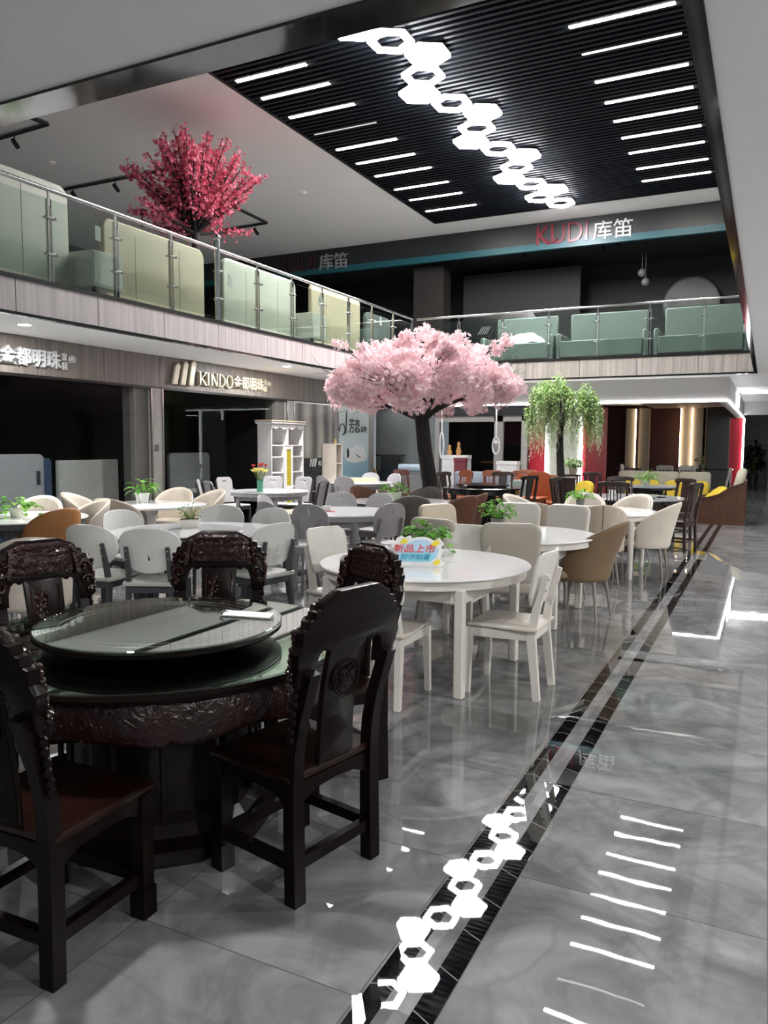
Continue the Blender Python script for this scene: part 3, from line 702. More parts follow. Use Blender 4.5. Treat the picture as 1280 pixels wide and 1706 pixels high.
for i, (x, z, rx, rz) in enumerate(((.05, 1.26, .5, .13), (-.15, 1.34, .34, .16), (.2, 1.38, .38, .18), (.42, 1.28, .25, .13))): mb.join(MB().shape([superell(rx, rz, 2, x, z)], .003).move(Matrix.Translation((0, -.0225 - .0012 * i, 0))).bm)
obj('cloud', mb, mat('cloud_white', 'dfe2e4', .6), t, smooth=0)
mb = MB().shape([[(-.40, 1.25), (-.30, 1.27), (-.27, 1.35), (-.30, 1.46), (-.36, 1.5), (-.41, 1.42)]], .004).shape([[(.0, 1.36), (.3, 1.27), (.32, 1.25), (.2, 1.27)]], .004)
mb.move(Matrix.Translation((0, -.031, 0))); obj('dark_shape', mb, mat('banner_ink', '3d4146'), t, smooth=0)
tag(obj('wall_switch', MB().span(XL + .031, XL + .042, 9.9, 9.98, 1.46, 1.57, bev=.004), mat('switch_grey', '55565a', .4), smooth=0), 'small grey switch plate on the pillar between the two left shop windows', 'switch')

# ================================================================== FURNITURE BUILDERS (chairs face local +Y)
def root(name, cat):
    r = bpy.data.objects.new(name, None); C.objects.link(r); r.empty_display_size = .2; r['category'] = cat; return r
def frange(a, b, n): return [a + (b - a) * i / (n - 1) for i in range(n)]

def rose_chair():
    r = root('carved_dining_chair', 'chair'); rnd = random.Random(5)
    def yb(z): return -.195 - .105 * max(0, (z - .45) / .65) ** 1.25
    for s in (-1, 1):
        obj('front_leg', MB().bar((s * .205, .185, 0), (s * .205, .185, .43), .052, .052).bar((s * .205, .185, 0), (s * .205, .185, .10), .062, .062), M_rose, r, smooth=0)
        zs = [0, .25, .45, .55, .66, .76, .84]; ys = [yb(z) for z in zs]; ys = [-.20, -.195, -.195, -.20, -.222, -.255, -.28]
        mb = MB().path([(s * .205, y, z) for y, z in zip(ys, zs)], [.055, .055, .052, .046, .044, .046, .05], [.05, .05, .05, .05, .048, .046, .045])
        for q in range(7): mb.ball((s * (.235 + .004 * (q % 2)), yb(.60 + .032 * q), .60 + .032 * q), .017, 1, (.9, 1, 1.2))
        obj('rear_post', mb, M_rose, r, smooth=30)
    obj('seat', MB().span(-.235, .235, -.205, .225, .432, .462, bev=.008), M_roseseat, r, smooth=30)
    mb = MB(); sc = [(-.2, .43), (.2, .43), (.2, .335), (.16, .36), (.10, .385), (0, .392), (-.10, .385), (-.16, .36), (-.2, .335)]
    for m in (Matrix.Translation((0, .19, 0)), Matrix.Translation((0, -.19, 0)), Matrix.Translation((.208, 0, 0)) @ Matrix.Rotation(PI / 2, 4, 'Z'), Matrix.Translation((-.208, 0, 0)) @ Matrix.Rotation(PI / 2, 4, 'Z')):
        mb.join(MB().shape([sc], .028).move(m).bm)
    obj('seat_apron', mb, M_rose, r, smooth=0)
    for a, b in (((-.205, -.195), (-.205, .185)), ((.205, -.195), (.205, .185)), ((-.205, .185), (.205, .185)), ((-.205, -.195), (.205, -.195))):
        obj('stretcher', MB().bar((*a, .14), (*b, .14), .03, .042), M_rose, r, smooth=0)
    half = [(0, 1.10), (.10, 1.10), (.172, 1.066), (.178, 1.046), (.203, 1.042), (.207, 1.016), (.228, 1.012), (.233, .986), (.252, .978), (.249, .935), (.262, .908), (.257, .868), (.246, .842), (.250, .808), (.228, .797),
            (.182, .797), (.180, .85), (.166, .895), (.140, .915), (.118, .90), (.095, .915), (.0, .915)]
    out = half + [(-x, z) for x, z in half[-2:0:-1]]
    fl = lambda v: Vector((v.x, v.y + yb(v.z), v.z))
    cr = obj('crest_rail', MB().shape([out], .046, bev=.006, f=fl), M_rose, r, smooth=25)
    # carved front: bands, shoulder blocks and scrolls
    mb = MB()
    mb.shape([[(-.16, 1.062), (-.10, 1.088), (.10, 1.088), (.16, 1.062), (.145, .945), (-.145, .945)]], .016, bev=.004, f=lambda v: Vector((v.x, v.y + yb(v.z) + .028, v.z)))
    for z in (1.07, 1.035, .985): mb.bar((-.135, yb(z) + .04, z), (.135, yb(z) + .04, z), .014, .012, side=(0, 1, 0))
    for s in (-1, 1):
        for cx, cz, rr in ((.205, .955, .034), (.215, .885, .030), (.185, 1.0, .022), (.232, .835, .02)):
            mb.tube([(s * (cx + rr * (1 - a / 9) * math.cos(a)), yb(cz) + .036, cz + rr * (1 - a / 9) * math.sin(a)) for a in frange(0, 8, 18)], .0085, 5)
        mb.bar((s * .155, yb(1.05) + .04, 1.06), (s * .175, yb(.93) + .04, .925), .02, .02, side=(0, 1, 0))
        for q in range(9): mb.ball((s * (.245 + .012 * rnd.random()), yb(.82) + .02 - .003 * q, .82 + .02 * q), .014, 1)
    for q in range(46):
        x = rnd.uniform(-.13, .13); z = rnd.choice((rnd.uniform(.95, .975), rnd.uniform(.995, 1.025), rnd.uniform(1.045, 1.06))); mb.ball((x, yb(z) + .037, z), .009, 1, (1.6, .7, .8))
    obj('carved_relief', mb, M_rosec, cr, smooth=40)
    sp = obj('splat', MB().shape([[(-.088, .47), (.088, .47), (.084, .62), (.088, .70), (.094, .93), (-.094, .93), (-.088, .70), (-.084, .62)]], .024, bev=.003, f=lambda v: Vector((v.x, v.y + yb(v.z) + .012 * math.sin((v.z - .47) * 7), v.z)), cuts={'z': frange(.5, .9, 7)}), M_rose, r, smooth=30)
    mb = MB(); yy = yb(.775) - .016
    for rr in (.068, .056): mb.tube([(rr * math.cos(a), yy + (-.0), .775 + rr * 1.0 * math.sin(a)) for a in frange(0, 2 * PI, 33)], .005, 5, cap=False)
    for q in range(24):
        a = rnd.random() * 6.28; d = rnd.random() * .045; mb.tube([(d * math.cos(a) + .014 * math.cos(b), yy, .775 + d * math.sin(a) + .014 * math.sin(b)) for b in frange(a, a + 3, 6)], .0042, 4)
    obj('medallion', mb, M_rose, sp, smooth=40)
    mb = MB(); yf = lambda z: yb(z) + .012 * math.sin((z - .47) * 7) + .015
    for x0, z0, z1 in ((-.07, .55, .88), (.07, .55, .88)): mb.tube([(x0, yf(z), z) for z in frange(z0, z1, 6)], .004, 4)
    mb.tube([(.04 * math.sin(9 * (z - .55)), yf(z) + .003, z) for z in frange(.56, .86, 24)], .011, 5)
    for q in range(20):
        z = rnd.uniform(.57, .86); mb.ball((.04 * math.sin(9 * (z - .55)) + rnd.uniform(-.03, .03), yf(z) + .002, z), .011, 1, (1, .6, 1.3))
    obj('dragon_relief', mb, M_rosec, sp, smooth=40)
    return r

def legs4(r, pts, m, name='leg'):
    for p in pts: obj(name, p, m, r, smooth=30)
def frame_chair(name, mats, out, holes, bend, seatz=.45, post_top=.74, post_in=.17, wf=.20, dep=.21, leg=.036, thick=.018, cutx=9, bolts=True, seatw=.44, pad=True, lean=.09):
    """wooden frame chair with a shaped back panel"""
    fm, sm, bmt = mats
    def b():
        r = root(name, 'chair')
        yb = lambda z: -dep + .02 - lean * max(0, z - .45) / .45
        for s in (-1, 1):
            obj('front_leg', MB().bar((s * (wf + .005), dep, 0), (s * (wf - .005), dep - .01, seatz - .02), leg * .8, leg * .8, leg * 1.05, leg * 1.05), fm, r, smooth=0)
            obj('rear_post', MB().path([(s * (post_in + .02), -dep - .035, 0), (s * (post_in + .01), -dep + .01, seatz - .05), (s * post_in, yb(.55) - .008, .55), (s * post_in, yb(post_top) - .02, post_top)], [leg * .85, leg, leg, leg * .8], [leg, leg * 1.3, leg * 1.1, leg * .7]), fm, r, smooth=20)
        mb = MB(); z0, z1 = seatz - .075, seatz - .02
        mb.span(-wf + .01, wf - .01, dep - .025, dep - .003, z0, z1); mb.span(-post_in, post_in, -dep - .01, -dep + .012, z0, z1)
        for s in (-1, 1): mb.bar((s * (wf - .003), dep - .01, (z0 + z1) / 2), (s * (post_in + .012), -dep, (z0 + z1) / 2), .02, z1 - z0)
        obj('seat_frame', mb, fm, r, smooth=0)
        w2 = seatw / 2
        obj('seat', MB().shape([[(-w2 * .9, -dep + .01), (w2 * .9, -dep + .01), (w2, dep - .03), (w2 * .93, dep + .025), (-w2 * .93, dep + .025), (-w2, dep - .03)]], .036 if pad else .024, bev=.012).move(Matrix.Translation((0, 0, seatz)) @ Matrix.Rotation(-PI / 2, 4, 'X') @ Matrix.Diagonal((1, 1, -1, 1))), sm, r, smooth=40)
        f = lambda v: Vector((v.x, v.y + yb(v.z) + bend * v.x * v.x, v.z))
        xs = [p[0] for p in out]
        bk = obj('backrest', MB().shape([out] + holes, thick, bev=.005, f=f, cuts={'x': frange(min(xs) + .02, max(xs) - .02, cutx)}), bmt, r, smooth=40)
        if bolts:
            mb = MB()
            for s in (-1, 1):
                for z in (post_top - .03, post_top - .10): mb.ball((s * post_in, yb(z) - .035, z), .009, 1)
            obj('bolt', mb, M_steel, bk)
        return r
    return b
M_wshell = mat('white_shell', 'e4e5e2', .3, var=.01); M_dgrey = mat('slate_frame', '474c4f', .45, var=.06); M_wseat = mat('pale_seat', 'c9c9c4', .5, var=.02)
M_grey = mat('grey_lacquer', '9b999c', .4, var=.03); M_palelit = mat('pale_lit_lacquer', 'c4c2c6', .4, var=.02); M_lseat = mat('light_seat', 'cbc9c8', .5, var=.02)
oval = [(.255 * math.copysign(abs(math.cos(t)) ** .84, math.cos(t)) * (1 + .10 * math.sin(t)), .725 + .185 * math.copysign(abs(math.sin(t)) ** (.78 if math.sin(t) > 0 else .95), math.sin(t))) for t in [2 * PI * i / 44 for i in range(44)]]
oval_chair = frame_chair('oval_back_chair', (M_dgrey, M_wseat, M_wshell), oval, [[(.0, .72), (.018, .66), (.013, .635), (-.004, .63), (-.012, .65)]], 1.05, post_top=.76)
arch = [(.215 * math.copysign(abs(math.cos(t)) ** .8, math.cos(t)) * (1 + .05 * math.sin(t)), .735 + .195 * math.copysign(abs(math.sin(t)) ** (.85 if math.sin(t) > 0 else .55), math.sin(t))) for t in [2 * PI * i / 44 for i in range(44)]]
slot = [[(-.012, .885), (.008, .885), (.018, .80), (.004, .795)]]
grey_chair = frame_chair('notched_back_chair', (M_grey, M_lseat, M_grey), arch, slot, .8, post_top=.76, post_in=.155, seatw=.43)
lit_grey_chair = frame_chair('notched_back_chair', (M_grey, M_lseat, M_palelit), arch, slot, .8, post_top=.76, post_in=.155, seatw=.43)  # same grey chair, lamp light on its front put into a lighter back colour
arch2 = [(x, z) for x, z in arch]
greyo_chair = frame_chair('round_back_chair', (M_grey, M_lseat, M_grey), arch2, [], .8, post_top=.74, post_in=.155, seatw=.43)
crm_chair = frame_chair('round_back_chair', (M_cream, M_lseat, M_palelit), arch2, [], .8, post_top=.74, post_in=.155, seatw=.43)
M_darkrail = mat('dark_rail', '3e3a3c', .4); M_slotb = mat('slot_back_grey', 'bab8ba', .35, var=.02)
slotb = [(-.165, .50), (.165, .50), (.185, .88), (.17, .935), (.13, .96), (-.13, .96), (-.17, .935), (-.185, .88)]
slot_chair = frame_chair('slot_handle_chair', (M_darkrail, M_lseat, M_slotb), slotb, [rrect(-.055, .055, .875, .90, .01)], .3, post_top=.92, post_in=.185, bolts=False, thick=.02)
cwb = [(-.165, .60), (.165, .60), (.195, .66), (.21, .84), (.20, .90), (.16, .93), (-.16, .93), (-.20, .90), (-.21, .84), (-.195, .66)]
cream_chair = frame_chair('wooden_dining_chair', (M_cream, mat('cream_seat', 'c9c3b9', .4, var=.04), M_cream), cwb, [], 1.1, post_top=.80, post_in=.165, leg=.042, thick=.022, pad=False, lean=.10)

def metal_legs(r, m, w=.17, d=.17, splay=.05, top=.41, r0=.018, r1=.010):
    for sx in (-1, 1):
        for sy in (-1, 1):
            obj('leg', MB().tube([(sx * w, sy * d, top), (sx * (w + splay), sy * (d + splay), 0)], [r0, r1], 10), m, r)
def pad_chair(col, back, legc='8d8881'):
    """upholstered chair with a squared padded back"""
    def b():
        r = root('upholstered_chair', 'chair'); m = mat('vinyl_' + col, col, .5, var=.02, bump=.05, bscale=250); mb_ = mat('vinyl_' + back, back, .5, var=.02, bump=.05, bscale=250)
        f = lambda v: Vector((v.x * (1 + .10 * (v.z - .45)), v.y - .185 - .17 * max(0, v.z - .42) ** 1.1 + .5 * v.x * v.x, v.z))
        obj('backrest', MB().shape([rrect(-.205, .205, .40, .94, .055)], .075, bev=.03, n=3, f=f, cuts={'x': frange(-.18, .18, 7), 'z': frange(.5, .85, 5)}), mb_, r, smooth=60)
        obj('seat', MB().shape([rrect(-.225, .225, -.20, .225, .06)], .10, bev=.035, n=3).move(Matrix.Translation((0, 0, .43)) @ Matrix.Rotation(-PI / 2, 4, 'X')), m, r, smooth=60)
        metal_legs(r, mat('leg_' + legc, legc, .45))
        return r
    return b
def shell_chair(col, inner=None, ztop=.93, zarm=.60, wrap=108, lean=.24, seam=False, legc='8f8a84', name='upholstered_tub_chair', tuft=False, w=.245, pw=.75):
    def b():
        r = root(name, 'chair'); m = mat('leather_' + col, col, .5, var=.03, bump=.06, bscale=220); mi = mat('leather_' + (inner or col), inner or col, .5, var=.03, bump=.06, bscale=220)
        def pt(u, v, off=0):
            th = math.radians(-wrap + 2 * wrap * u); c_ = max(0, math.cos(th * 90 / wrap)) ** pw
            zt = zarm + (ztop - zarm) * c_; z = .36 + (zt - .36) * v
            k = (z - .36) / .5; R = w * (1 + .10 * k) - off
            x = R * math.sin(th); y = -R * math.cos(th) * (1.0 if math.cos(th) > 0 else 1.15) - lean * max(0, z - .40) ** 1.2 * max(.15, math.cos(th))
            return Vector((x, y + .02, z))
        nu, nv = 25, 9; mb = MB()
        mb.grid(nu, nv, lambda u, v: pt(u, v)); 
        bk = obj('backrest', mb, m, r, smooth=180, sub=1); md = bk.modifiers.new('thick', 'SOLIDIFY'); md.thickness = .035; md.offset = 0
        bk.modifiers.move(1, 0)
        ins = MB().grid(19, 8, lambda u, v: pt(.12 + .76 * u, .15 + .82 * v, .028 + .018 * math.sin(PI * v) * math.sin(PI * u) - (.012 * (1 - min(1, min(abs(((u * 4) % 1) - .5), abs(((v * 3) % 1) - .5)) * 5)) if tuft else 0)))
        io = obj('back_cushion', ins, mi, bk, smooth=180, sub=1); md = io.modifiers.new('thick', 'SOLIDIFY'); md.thickness = .02; md.offset = 0; io.modifiers.move(1, 0)
        if tuft:
            q = MB()
            for u in (.35, .5, .65):
                for v in (.45, .75): q.ball(pt(u, v, .06), .009, 1)
            obj('button', q, m, io)
        if seam: obj('seam', MB().tube([pt(.5, v) + Vector((0, -.019, 0)) for v in frange(.02, .98, 10)], .0035, 5), mat('seam_dark', '4c4640', .7), bk)
        obj('seat', MB().shape([superell(.235, .235, 3.2, 0, .03, 32)], .10, bev=.035, n=3).move(Matrix.Translation((0, .05, .425)) @ Matrix.Rotation(-PI / 2, 4, 'X')), mi, r, smooth=60)
        metal_legs(r, mat('leg_' + legc, legc, .45), .15, .16, .055)
        return r
    return b
def chinese_chair(slats=False, ztop=1.05):
    M = mat('dark_walnut', '2b1d1b', .3, var=.3, scale=6, stretch=(5, 5, 1), coat=.2)
    def b():
        r = root('slatted_wooden_chair' if slats else 'yoke_back_chair', 'chair'); yb = lambda z: -.2 - .10 * max(0, z - .45) / .6
        for s in (-1, 1):
            obj('front_leg', MB().bar((s * .2, .19, 0), (s * .2, .19, .44), .038, .038), M, r, smooth=0)
            obj('rear_post', MB().path([(s * .195, -.22, 0), (s * .195, -.2, .45), (s * .195, yb(.75), .75), (s * .185, yb(ztop), ztop - .03)], .034, .036), M, r, smooth=20)
        obj('seat', MB().span(-.225, .225, -.21, .22, .44, .475, bev=.01), mat('walnut_seat', '3a2622', .35, var=.2), r, smooth=30)
        obj('apron', MB().span(-.2, .2, .18, .2, .38, .44).span(-.2, .2, -.21, -.19, .38, .44).span(-.21, -.19, -.2, .19, .38, .44).span(.19, .21, -.2, .19, .38, .44), M, r, smooth=0)
        top = [(-.235, ztop - .055), (-.22, ztop - .015), (-.12, ztop), (.12, ztop), (.22, ztop - .015), (.235, ztop - .055), (.2, ztop - .085), (.16, ztop - .06), (-.16, ztop - .06), (-.2, ztop - .085)]
        obj('crest_rail', MB().shape([top], .04, bev=.006, f=lambda v: Vector((v.x, v.y + yb(v.z) + .3 * v.x * v.x, v.z)), cuts={'x': frange(-.2, .2, 7)}), M, r, smooth=30)
        if slats:
            for i in range(5): obj('slat', MB().bar((-.10 + .05 * i, yb(.52), .50), (-.10 + .05 * i, yb(ztop - .06), ztop - .055), .016, .016), M, r, smooth=0)
            obj('lower_rail', MB().bar((-.19, yb(.52), .52), (.19, yb(.52), .52), .022, .03), M, r, smooth=0)
        else:
            obj('splat', MB().shape([[(-.075, .47), (.075, .47), (.06, .65), (.085, .8), (.09, ztop - .05), (-.09, ztop - .05), (-.085, .8), (-.06, .65)]], .016, f=lambda v: Vector((v.x, v.y + yb(v.z), v.z)), cuts={'z': frange(.55, .95, 5)}), M, r, smooth=20)
        for a, bb in (((-.2, -.21), (-.2, .19)), ((.2, -.21), (.2, .19)), ((-.2, .19), (.2, .19)), ((-.2, -.21), (.2, -.21))):
            obj('stretcher', MB().bar((*a, .16), (*bb, .16), .022, .026), M, r, smooth=0)
        return r
    return b
def spindle_chair(col, ztop=1.0):
    M = mat('spindle_' + col, col, .35, var=.25, scale=6, stretch=(5, 5, 1))
    def b():
        r = root('spindle_back_chair', 'chair'); yb = lambda z: -.19 - .12 * max(0, z - .45) / .55
        for s in (-1, 1):
            obj('front_leg', MB().tube([(s * .2, .19, 0), (s * .18, .17, .25), (s * .175, .165, .43)], [.014, .021, .018], 8), M, r)
            obj('rear_post', MB().tube([(s * .205, -.24, 0), (s * .185, -.2, .44), (s * .19, yb(.75), .75), (s * .2, yb(ztop) + .01, ztop - .05)], [.016, .02, .018, .017], 8), M, r)
        obj('seat', MB().shape([rrect(-.22, .22, -.21, .22, .06)], .035, bev=.01).move(Matrix.Translation((0, 0, .445)) @ Matrix.Rotation(-PI / 2, 4, 'X')), M, r, smooth=40)
        top = [(-.225, ztop - .11), (-.225, ztop - .03), (-.15, ztop), (.15, ztop), (.225, ztop - .03), (.225, ztop - .11), (.12, ztop - .125), (-.12, ztop - .125)]
        obj('crest_rail', MB().shape([top], .025, bev=.005, f=lambda v: Vector((v.x, v.y + yb(v.z) + .5 * v.x * v.x, v.z)), cuts={'x': frange(-.2, .2, 7)}), M, r, smooth=30)
        for i in range(5):
            x = -.13 + .065 * i; obj('spindle', MB().tube([(x, -.185, .45), (x * 1.1, yb(.72) + .01, .72), (x * 1.15, yb(ztop - .12), ztop - .11)], [.008, .012, .008], 6), M, r)
        obj('stretcher', MB().tube([(-.19, .17, .18), (-.19, -.21, .18)], .011, 6).tube([(.19, .17, .18), (.19, -.21, .18)], .011, 6).tube([(-.19, -.03, .18), (.19, -.03, .18)], .011, 6), M, r)
        return r
    return b

def round_table(label, x, y, rad, legcol='cream_lacquer', h=.765, rot=45, top=M_wtop, leg=.062, thick=.016, legshape='square', group='round white dining tables', name='round_dining_table', lr=None, sy=1, rz=0):
    r = thing(name, label, 'table', (x, y, 0), math.radians(rz), group); m = MATS[legcol]
    obj('tabletop', MB().lathe([(0, h - thick), (rad - .006, h - thick), (rad, h - thick + .004), (rad, h - .003), (rad - .004, h), (0, h)], 64, sy=sy), top, r, smooth=30)
    obj('apron', MB().lathe([(rad - .03, h - .075), (rad - .03, h - thick), (rad - .055, h - thick), (rad - .055, h - .075), (rad - .03, h - .075)], 64, sy=sy), m, r, smooth=30)
    L = (lr or rad - .10)
    mb = MB()
    for k in range(4):
        a = math.radians(rot + 90 * k); px, py = L * math.cos(a), L * math.sin(a) * sy
        if legshape == 'square':
            obj('leg', MB().box((px, py, (h - .07) / 2), (leg, leg, h - .07), bev=.008).box((px * .95, py * .95, h - .12), (leg * 1.5, leg * 1.5, .10), bev=.01), m, r, smooth=0)
        else:
            obj('leg', MB().tube([(px, py, 0), (px, py, h * .5), (px, py, h - .14), (px, py, h - .08)], [leg * .38, leg * .5, leg * .62, leg * .5], 14), m, r)
    for k in range(2):
        a = math.radians(rot + 90 * k); mb.bar((-L * math.cos(a), -L * math.sin(a) * sy, h - .115), (L * math.cos(a), L * math.sin(a) * sy, h - .115), .05, .07)
    for k in range(4):
        a, b_ = math.radians(rot + 90 * k), math.radians(rot + 90 * k + 90)
        mb.bar((L * math.cos(a), L * math.sin(a) * sy, h - .12), (L * math.cos(b_), L * math.sin(b_) * sy, h - .12), .03, .085)
    obj('under_frame', mb, m, r, smooth=0)
    return r
def leaf_blade(mb, base, d, up, L, Wd, droop=.5, n=4):
    d = Vector(d).normalized(); s = d.cross(Vector(up)).normalized()
    if s.length < .1: s = Vector((1, 0, 0))
    u = s.cross(d); prev = None
    for i in range(n + 1):
        t_ = i / n; p = Vector(base) + d * L * t_ - Vector((0, 0, 1)) * droop * L * t_ * t_
        ww = Wd * (math.sin(PI * min(1, t_ * .85 + .12)) ** .8) * (1 if i < n else .05)
        a, c_, b_ = mb.bm.verts.new(p - s * ww + u * ww * .3), mb.bm.verts.new(p), mb.bm.verts.new(p + s * ww + u * ww * .3)
        if prev:
            mb.bm.faces.new([prev[0], prev[1], c_, a]); mb.bm.faces.new([prev[1], prev[2], b_, c_])
        prev = (a, c_, b_)
def potted_plant(label, x, y, z, pr=.06, ph=.09, n=40, spread=.16, height=.16, leaf=.055, lw=.4, pot='dddcd2', square=False, seed=1, trail=0, m=M_leaf, group='small potted plants on the tables', up=0.5):
    rnd = random.Random(seed); r = thing('potted_plant', label, 'plant', (x, y, z), seed, group)
    if square: obj('pot', MB().box((0, 0, ph / 2), (pr * 2.4, pr * 1.7, ph), taper=1.12, bev=.006).box((0, 0, ph - .008), (pr * 2.9, pr * 2.1, .016), bev=.003), mat('pot_' + pot, pot, .35, var=.02), r, smooth=30)
    else: obj('pot', MB().lathe([(0, 0), (pr * .75, 0), (pr, ph), (pr * .9, ph), (pr * .85, ph - .015), (0, ph - .015)], 24), mat('pot_' + pot, pot, .35, var=.02), r, smooth=40)
    mb = MB(); st = MB()
    for i in range(n):
        a = rnd.random() * 6.283; q = math.sqrt(rnd.random()); hh = ph + height * rnd.uniform(.15, 1) * (1.1 - .5 * q)
        p = Vector((math.cos(a) * spread * q, math.sin(a) * spread * q, hh))
        if trail and i < trail: p = Vector((math.cos(a) * spread * 1.3, math.sin(a) * spread * 1.3, max(.01, rnd.uniform(0, ph))))
        st.tube([(p.x * .2, p.y * .2, ph - .02), (p.x * .6, p.y * .6, (hh + ph) / 2 + .02), p], .0018, 3, cap=False)
        leaf_blade(mb, p, (math.cos(a + rnd.uniform(-.7, .7)), math.sin(a + rnd.uniform(-.7, .7)), rnd.uniform(-.2, up)), (0, 0, 1), leaf * rnd.uniform(.7, 1.3), leaf * lw * rnd.uniform(.8, 1.2))
    obj('leaves', mb, m, r, smooth=180, recalc=False); obj('stems', st, mat('stem_green', '5c7d3a', .6), r)
    return r

# ================================================================== NEAR ROSEWOOD SET
tx, ty = -2.27, 2.46
t = thing('carved_round_table', 'large dark carved rosewood round table with glass top, front left', 'table', (tx, ty, 0))
obj('tabletop', MB().lathe([(0, .735), (.70, .735), (.765, .742), (.785, .755), (.79, .765), (.78, .778), (.765, .782), (0, .782)], 72), M_rose, t, smooth=25)
obj('glass_top', MB().lathe([(0, .7835), (.79, .7835), (.795, .787), (.79, .791), (0, .791)], 72), M_tglass, t, smooth=25)
def apron(u, v):
    a = 2 * PI * u; sc = .5 + .5 * math.cos(8 * a); lo = .585 + .05 * (1 - sc) ** 1.5 * .6 + (.02 if abs((u * 8) % 1 - .5) > .46 else 0)
    z = .738 + (lo - .738) * v; rr = .725 + .012 * math.sin(PI * v) + (.010 if .25 < v < .35 else 0)
    return (rr * math.cos(a), rr * math.sin(a), z)
ap = obj('apron', MB().grid(160, 9, apron, close=True), M_rosec, t, solid=.03, smooth=40)
mb = MB()
for q in range(16):
    a = 2 * PI * q / 16; c_, s_ = math.cos(a), math.sin(a)
    for k in range(5): mb.ball((.742 * math.cos(a + (k - 2) * .045), .742 * math.sin(a + (k - 2) * .045), .665 + .012 * (k % 2)), .014, 1)
    mb.bar((.735 * c_, .735 * s_, .60), (.735 * c_, .735 * s_, .72), .012, .016)
for z in (.722, .70): mb.tube([(.738 * math.cos(a), .738 * math.sin(a), z) for a in frange(0, 2 * PI, 73)], .006, 5, cap=False)
obj('carved_band', mb, M_rosec, ap, smooth=40)
ped = obj('pedestal', MB().lathe([(.46, .0), (.48, .02), (.48, .07), (.43, .10), (.40, .14), (.385, .30), (.385, .48), (.41, .56), (.47, .62), (.52, .70), (.52, .735)], 12), M_rose, t, smooth=20)
mb = MB()
for q in range(6):
    a = 2 * PI * (q + .5) / 6; m4 = Matrix.Rotation(a + PI / 2, 4, 'Z') @ Matrix.Translation((0, -.385, 0))
    mb.join(MB().shape([rrect(-.13, .13, .16, .52, .02), rrect(-.105, .105, .185, .495, .02)], .016).move(m4).bm)
obj('panel_moulding', mb, M_rose, ped, smooth=20)
# lazy susan with its own glass
sx_, sy_ = -2.2, 2.39
t = thing('lazy_susan', 'round dark wooden turntable with glass top standing on the rosewood table', 'turntable', (sx_, sy_, .791))
obj('base_ring', MB().lathe([(0, 0), (.30, 0), (.30, .02), (.34, .034), (0, .034)], 48), M_rose, t, smooth=25)
obj('tray', MB().lathe([(0, .034), (.44, .034), (.478, .046), (.490, .056), (.484, .066), (.49, .070), (.478, .076), (0, .076)], 72), M_rose, t, smooth=25)
obj('glass_top', MB().lathe([(0, .077), (.486, .077), (.49, .081), (.486, .084), (0, .084)], 72), M_tglass, t, smooth=25)
mb = MB()
for rr in (.40, .36): mb.tube([(rr * math.cos(a), rr * math.sin(a), .0765) for a in frange(0, 2 * PI, 73)], .003, 4, cap=False)
obj('inlay_ring', mb, mat('inlay_pale', '5d5550', .4), t)
t = thing('price_card', 'small white folded card lying on the glass turntable of the rosewood table', 'card', (-1.92, 2.60, .875), math.radians(12))
obj('face', MB().box((0, 0, .012), (.215, .045, .004), rot=Matrix.Rotation(.25, 4, 'X')), mat('card_white', 'e2e4e4', .5), t, smooth=0)
obj('fold', MB().box((0, .022, .008), (.215, .004, .016)), mat('card_white', 'e2e4e4'), t, smooth=0)
obj('foot', MB().ball((-.115, 0, .012), .013, 1).ball((-.10, .01, .01), .01, 1), M_steel, t)
G = 'carved rosewood chairs around the glass-topped table'
place('rose', rose_chair, -2.035, 1.69, 2, 'dark carved chair in the front left corner, cut by the left edge of the photo', G)
place('rose', rose_chair, -1.56, 2.405, 78, 'dark carved chair on the right of the rosewood table, its back with a round medallion', G)
place('rose', rose_chair, -2.60, 3.21, -150, 'dark red carved chair facing us across the middle of the rosewood table', G)
place('rose', rose_chair, -3.02, 2.62, -108, 'dark carved chair behind the left side of the rosewood table, facing right', G)
place('rose', rose_chair, -1.88, 3.15, 150, 'dark carved chair behind the medallion-backed chair, only its crest showing', G)

# ================================================================== WHITE TABLES AND CHAIRS
round_table('round white table carrying the colourful cut-out sign', -2.15, 5.0, .745, lr=.70, rot=42)
round_table('round white table with bushy plant, second back along the black floor lines', -2.10, 7.06, .75, lr=.70, rot=45, legcol='cream_lacquer')
round_table('white table on turned round legs, third back along the black floor lines', -1.98, 10.05, .80, legshape='round', lr=.78, rot=-44, leg=.07)
round_table('round white table with grey legs holding a small white and red holder', -4.72, 8.35, .70, legcol='grey_lacquer', lr=.6)
round_table('long white table with raised turntable, ringed by white oval-backed chairs', -4.82, 5.78, .84, legcol='slate_frame', lr=.62, rz=40)
t = thing('lazy_susan', 'white round turntable raised on the table with oval-backed chairs', 'turntable', (-4.72, 5.45, .765))
obj('base', MB().lathe([(0, 0), (.22, 0), (.22, .03), (0, .03)], 32), M_dgrey, t); obj('tray', MB().lathe([(0, .03), (.51, .03), (.525, .038), (.52, .048), (0, .048)], 56), M_wtop, t, smooth=25)
round_table('round white table holding the flower vase in front of the white bookcase', -7.85, 11.3, .70, legcol='slot_back_grey', lr=.55)
round_table('white marble-topped table at far left edge with trailing plant', -7.5, 5.85, .78, lr=.6, legcol='slate_frame')
round_table('white round table with a flat wooden box, in front of the pale blue banner', -8.0, 14.9, .72, legcol='grey_lacquer', lr=.56)
round_table('pale table with leafy plant, dark grey and brown chairs around it', -4.85, 10.3, .74, legcol='slate_frame', lr=.56)
t = thing('pedestal_table', 'white pedestal table with plant in white pot, by the left shop window', 'table', (-7.5, 8.0, 0), 0, 'round white dining tables')
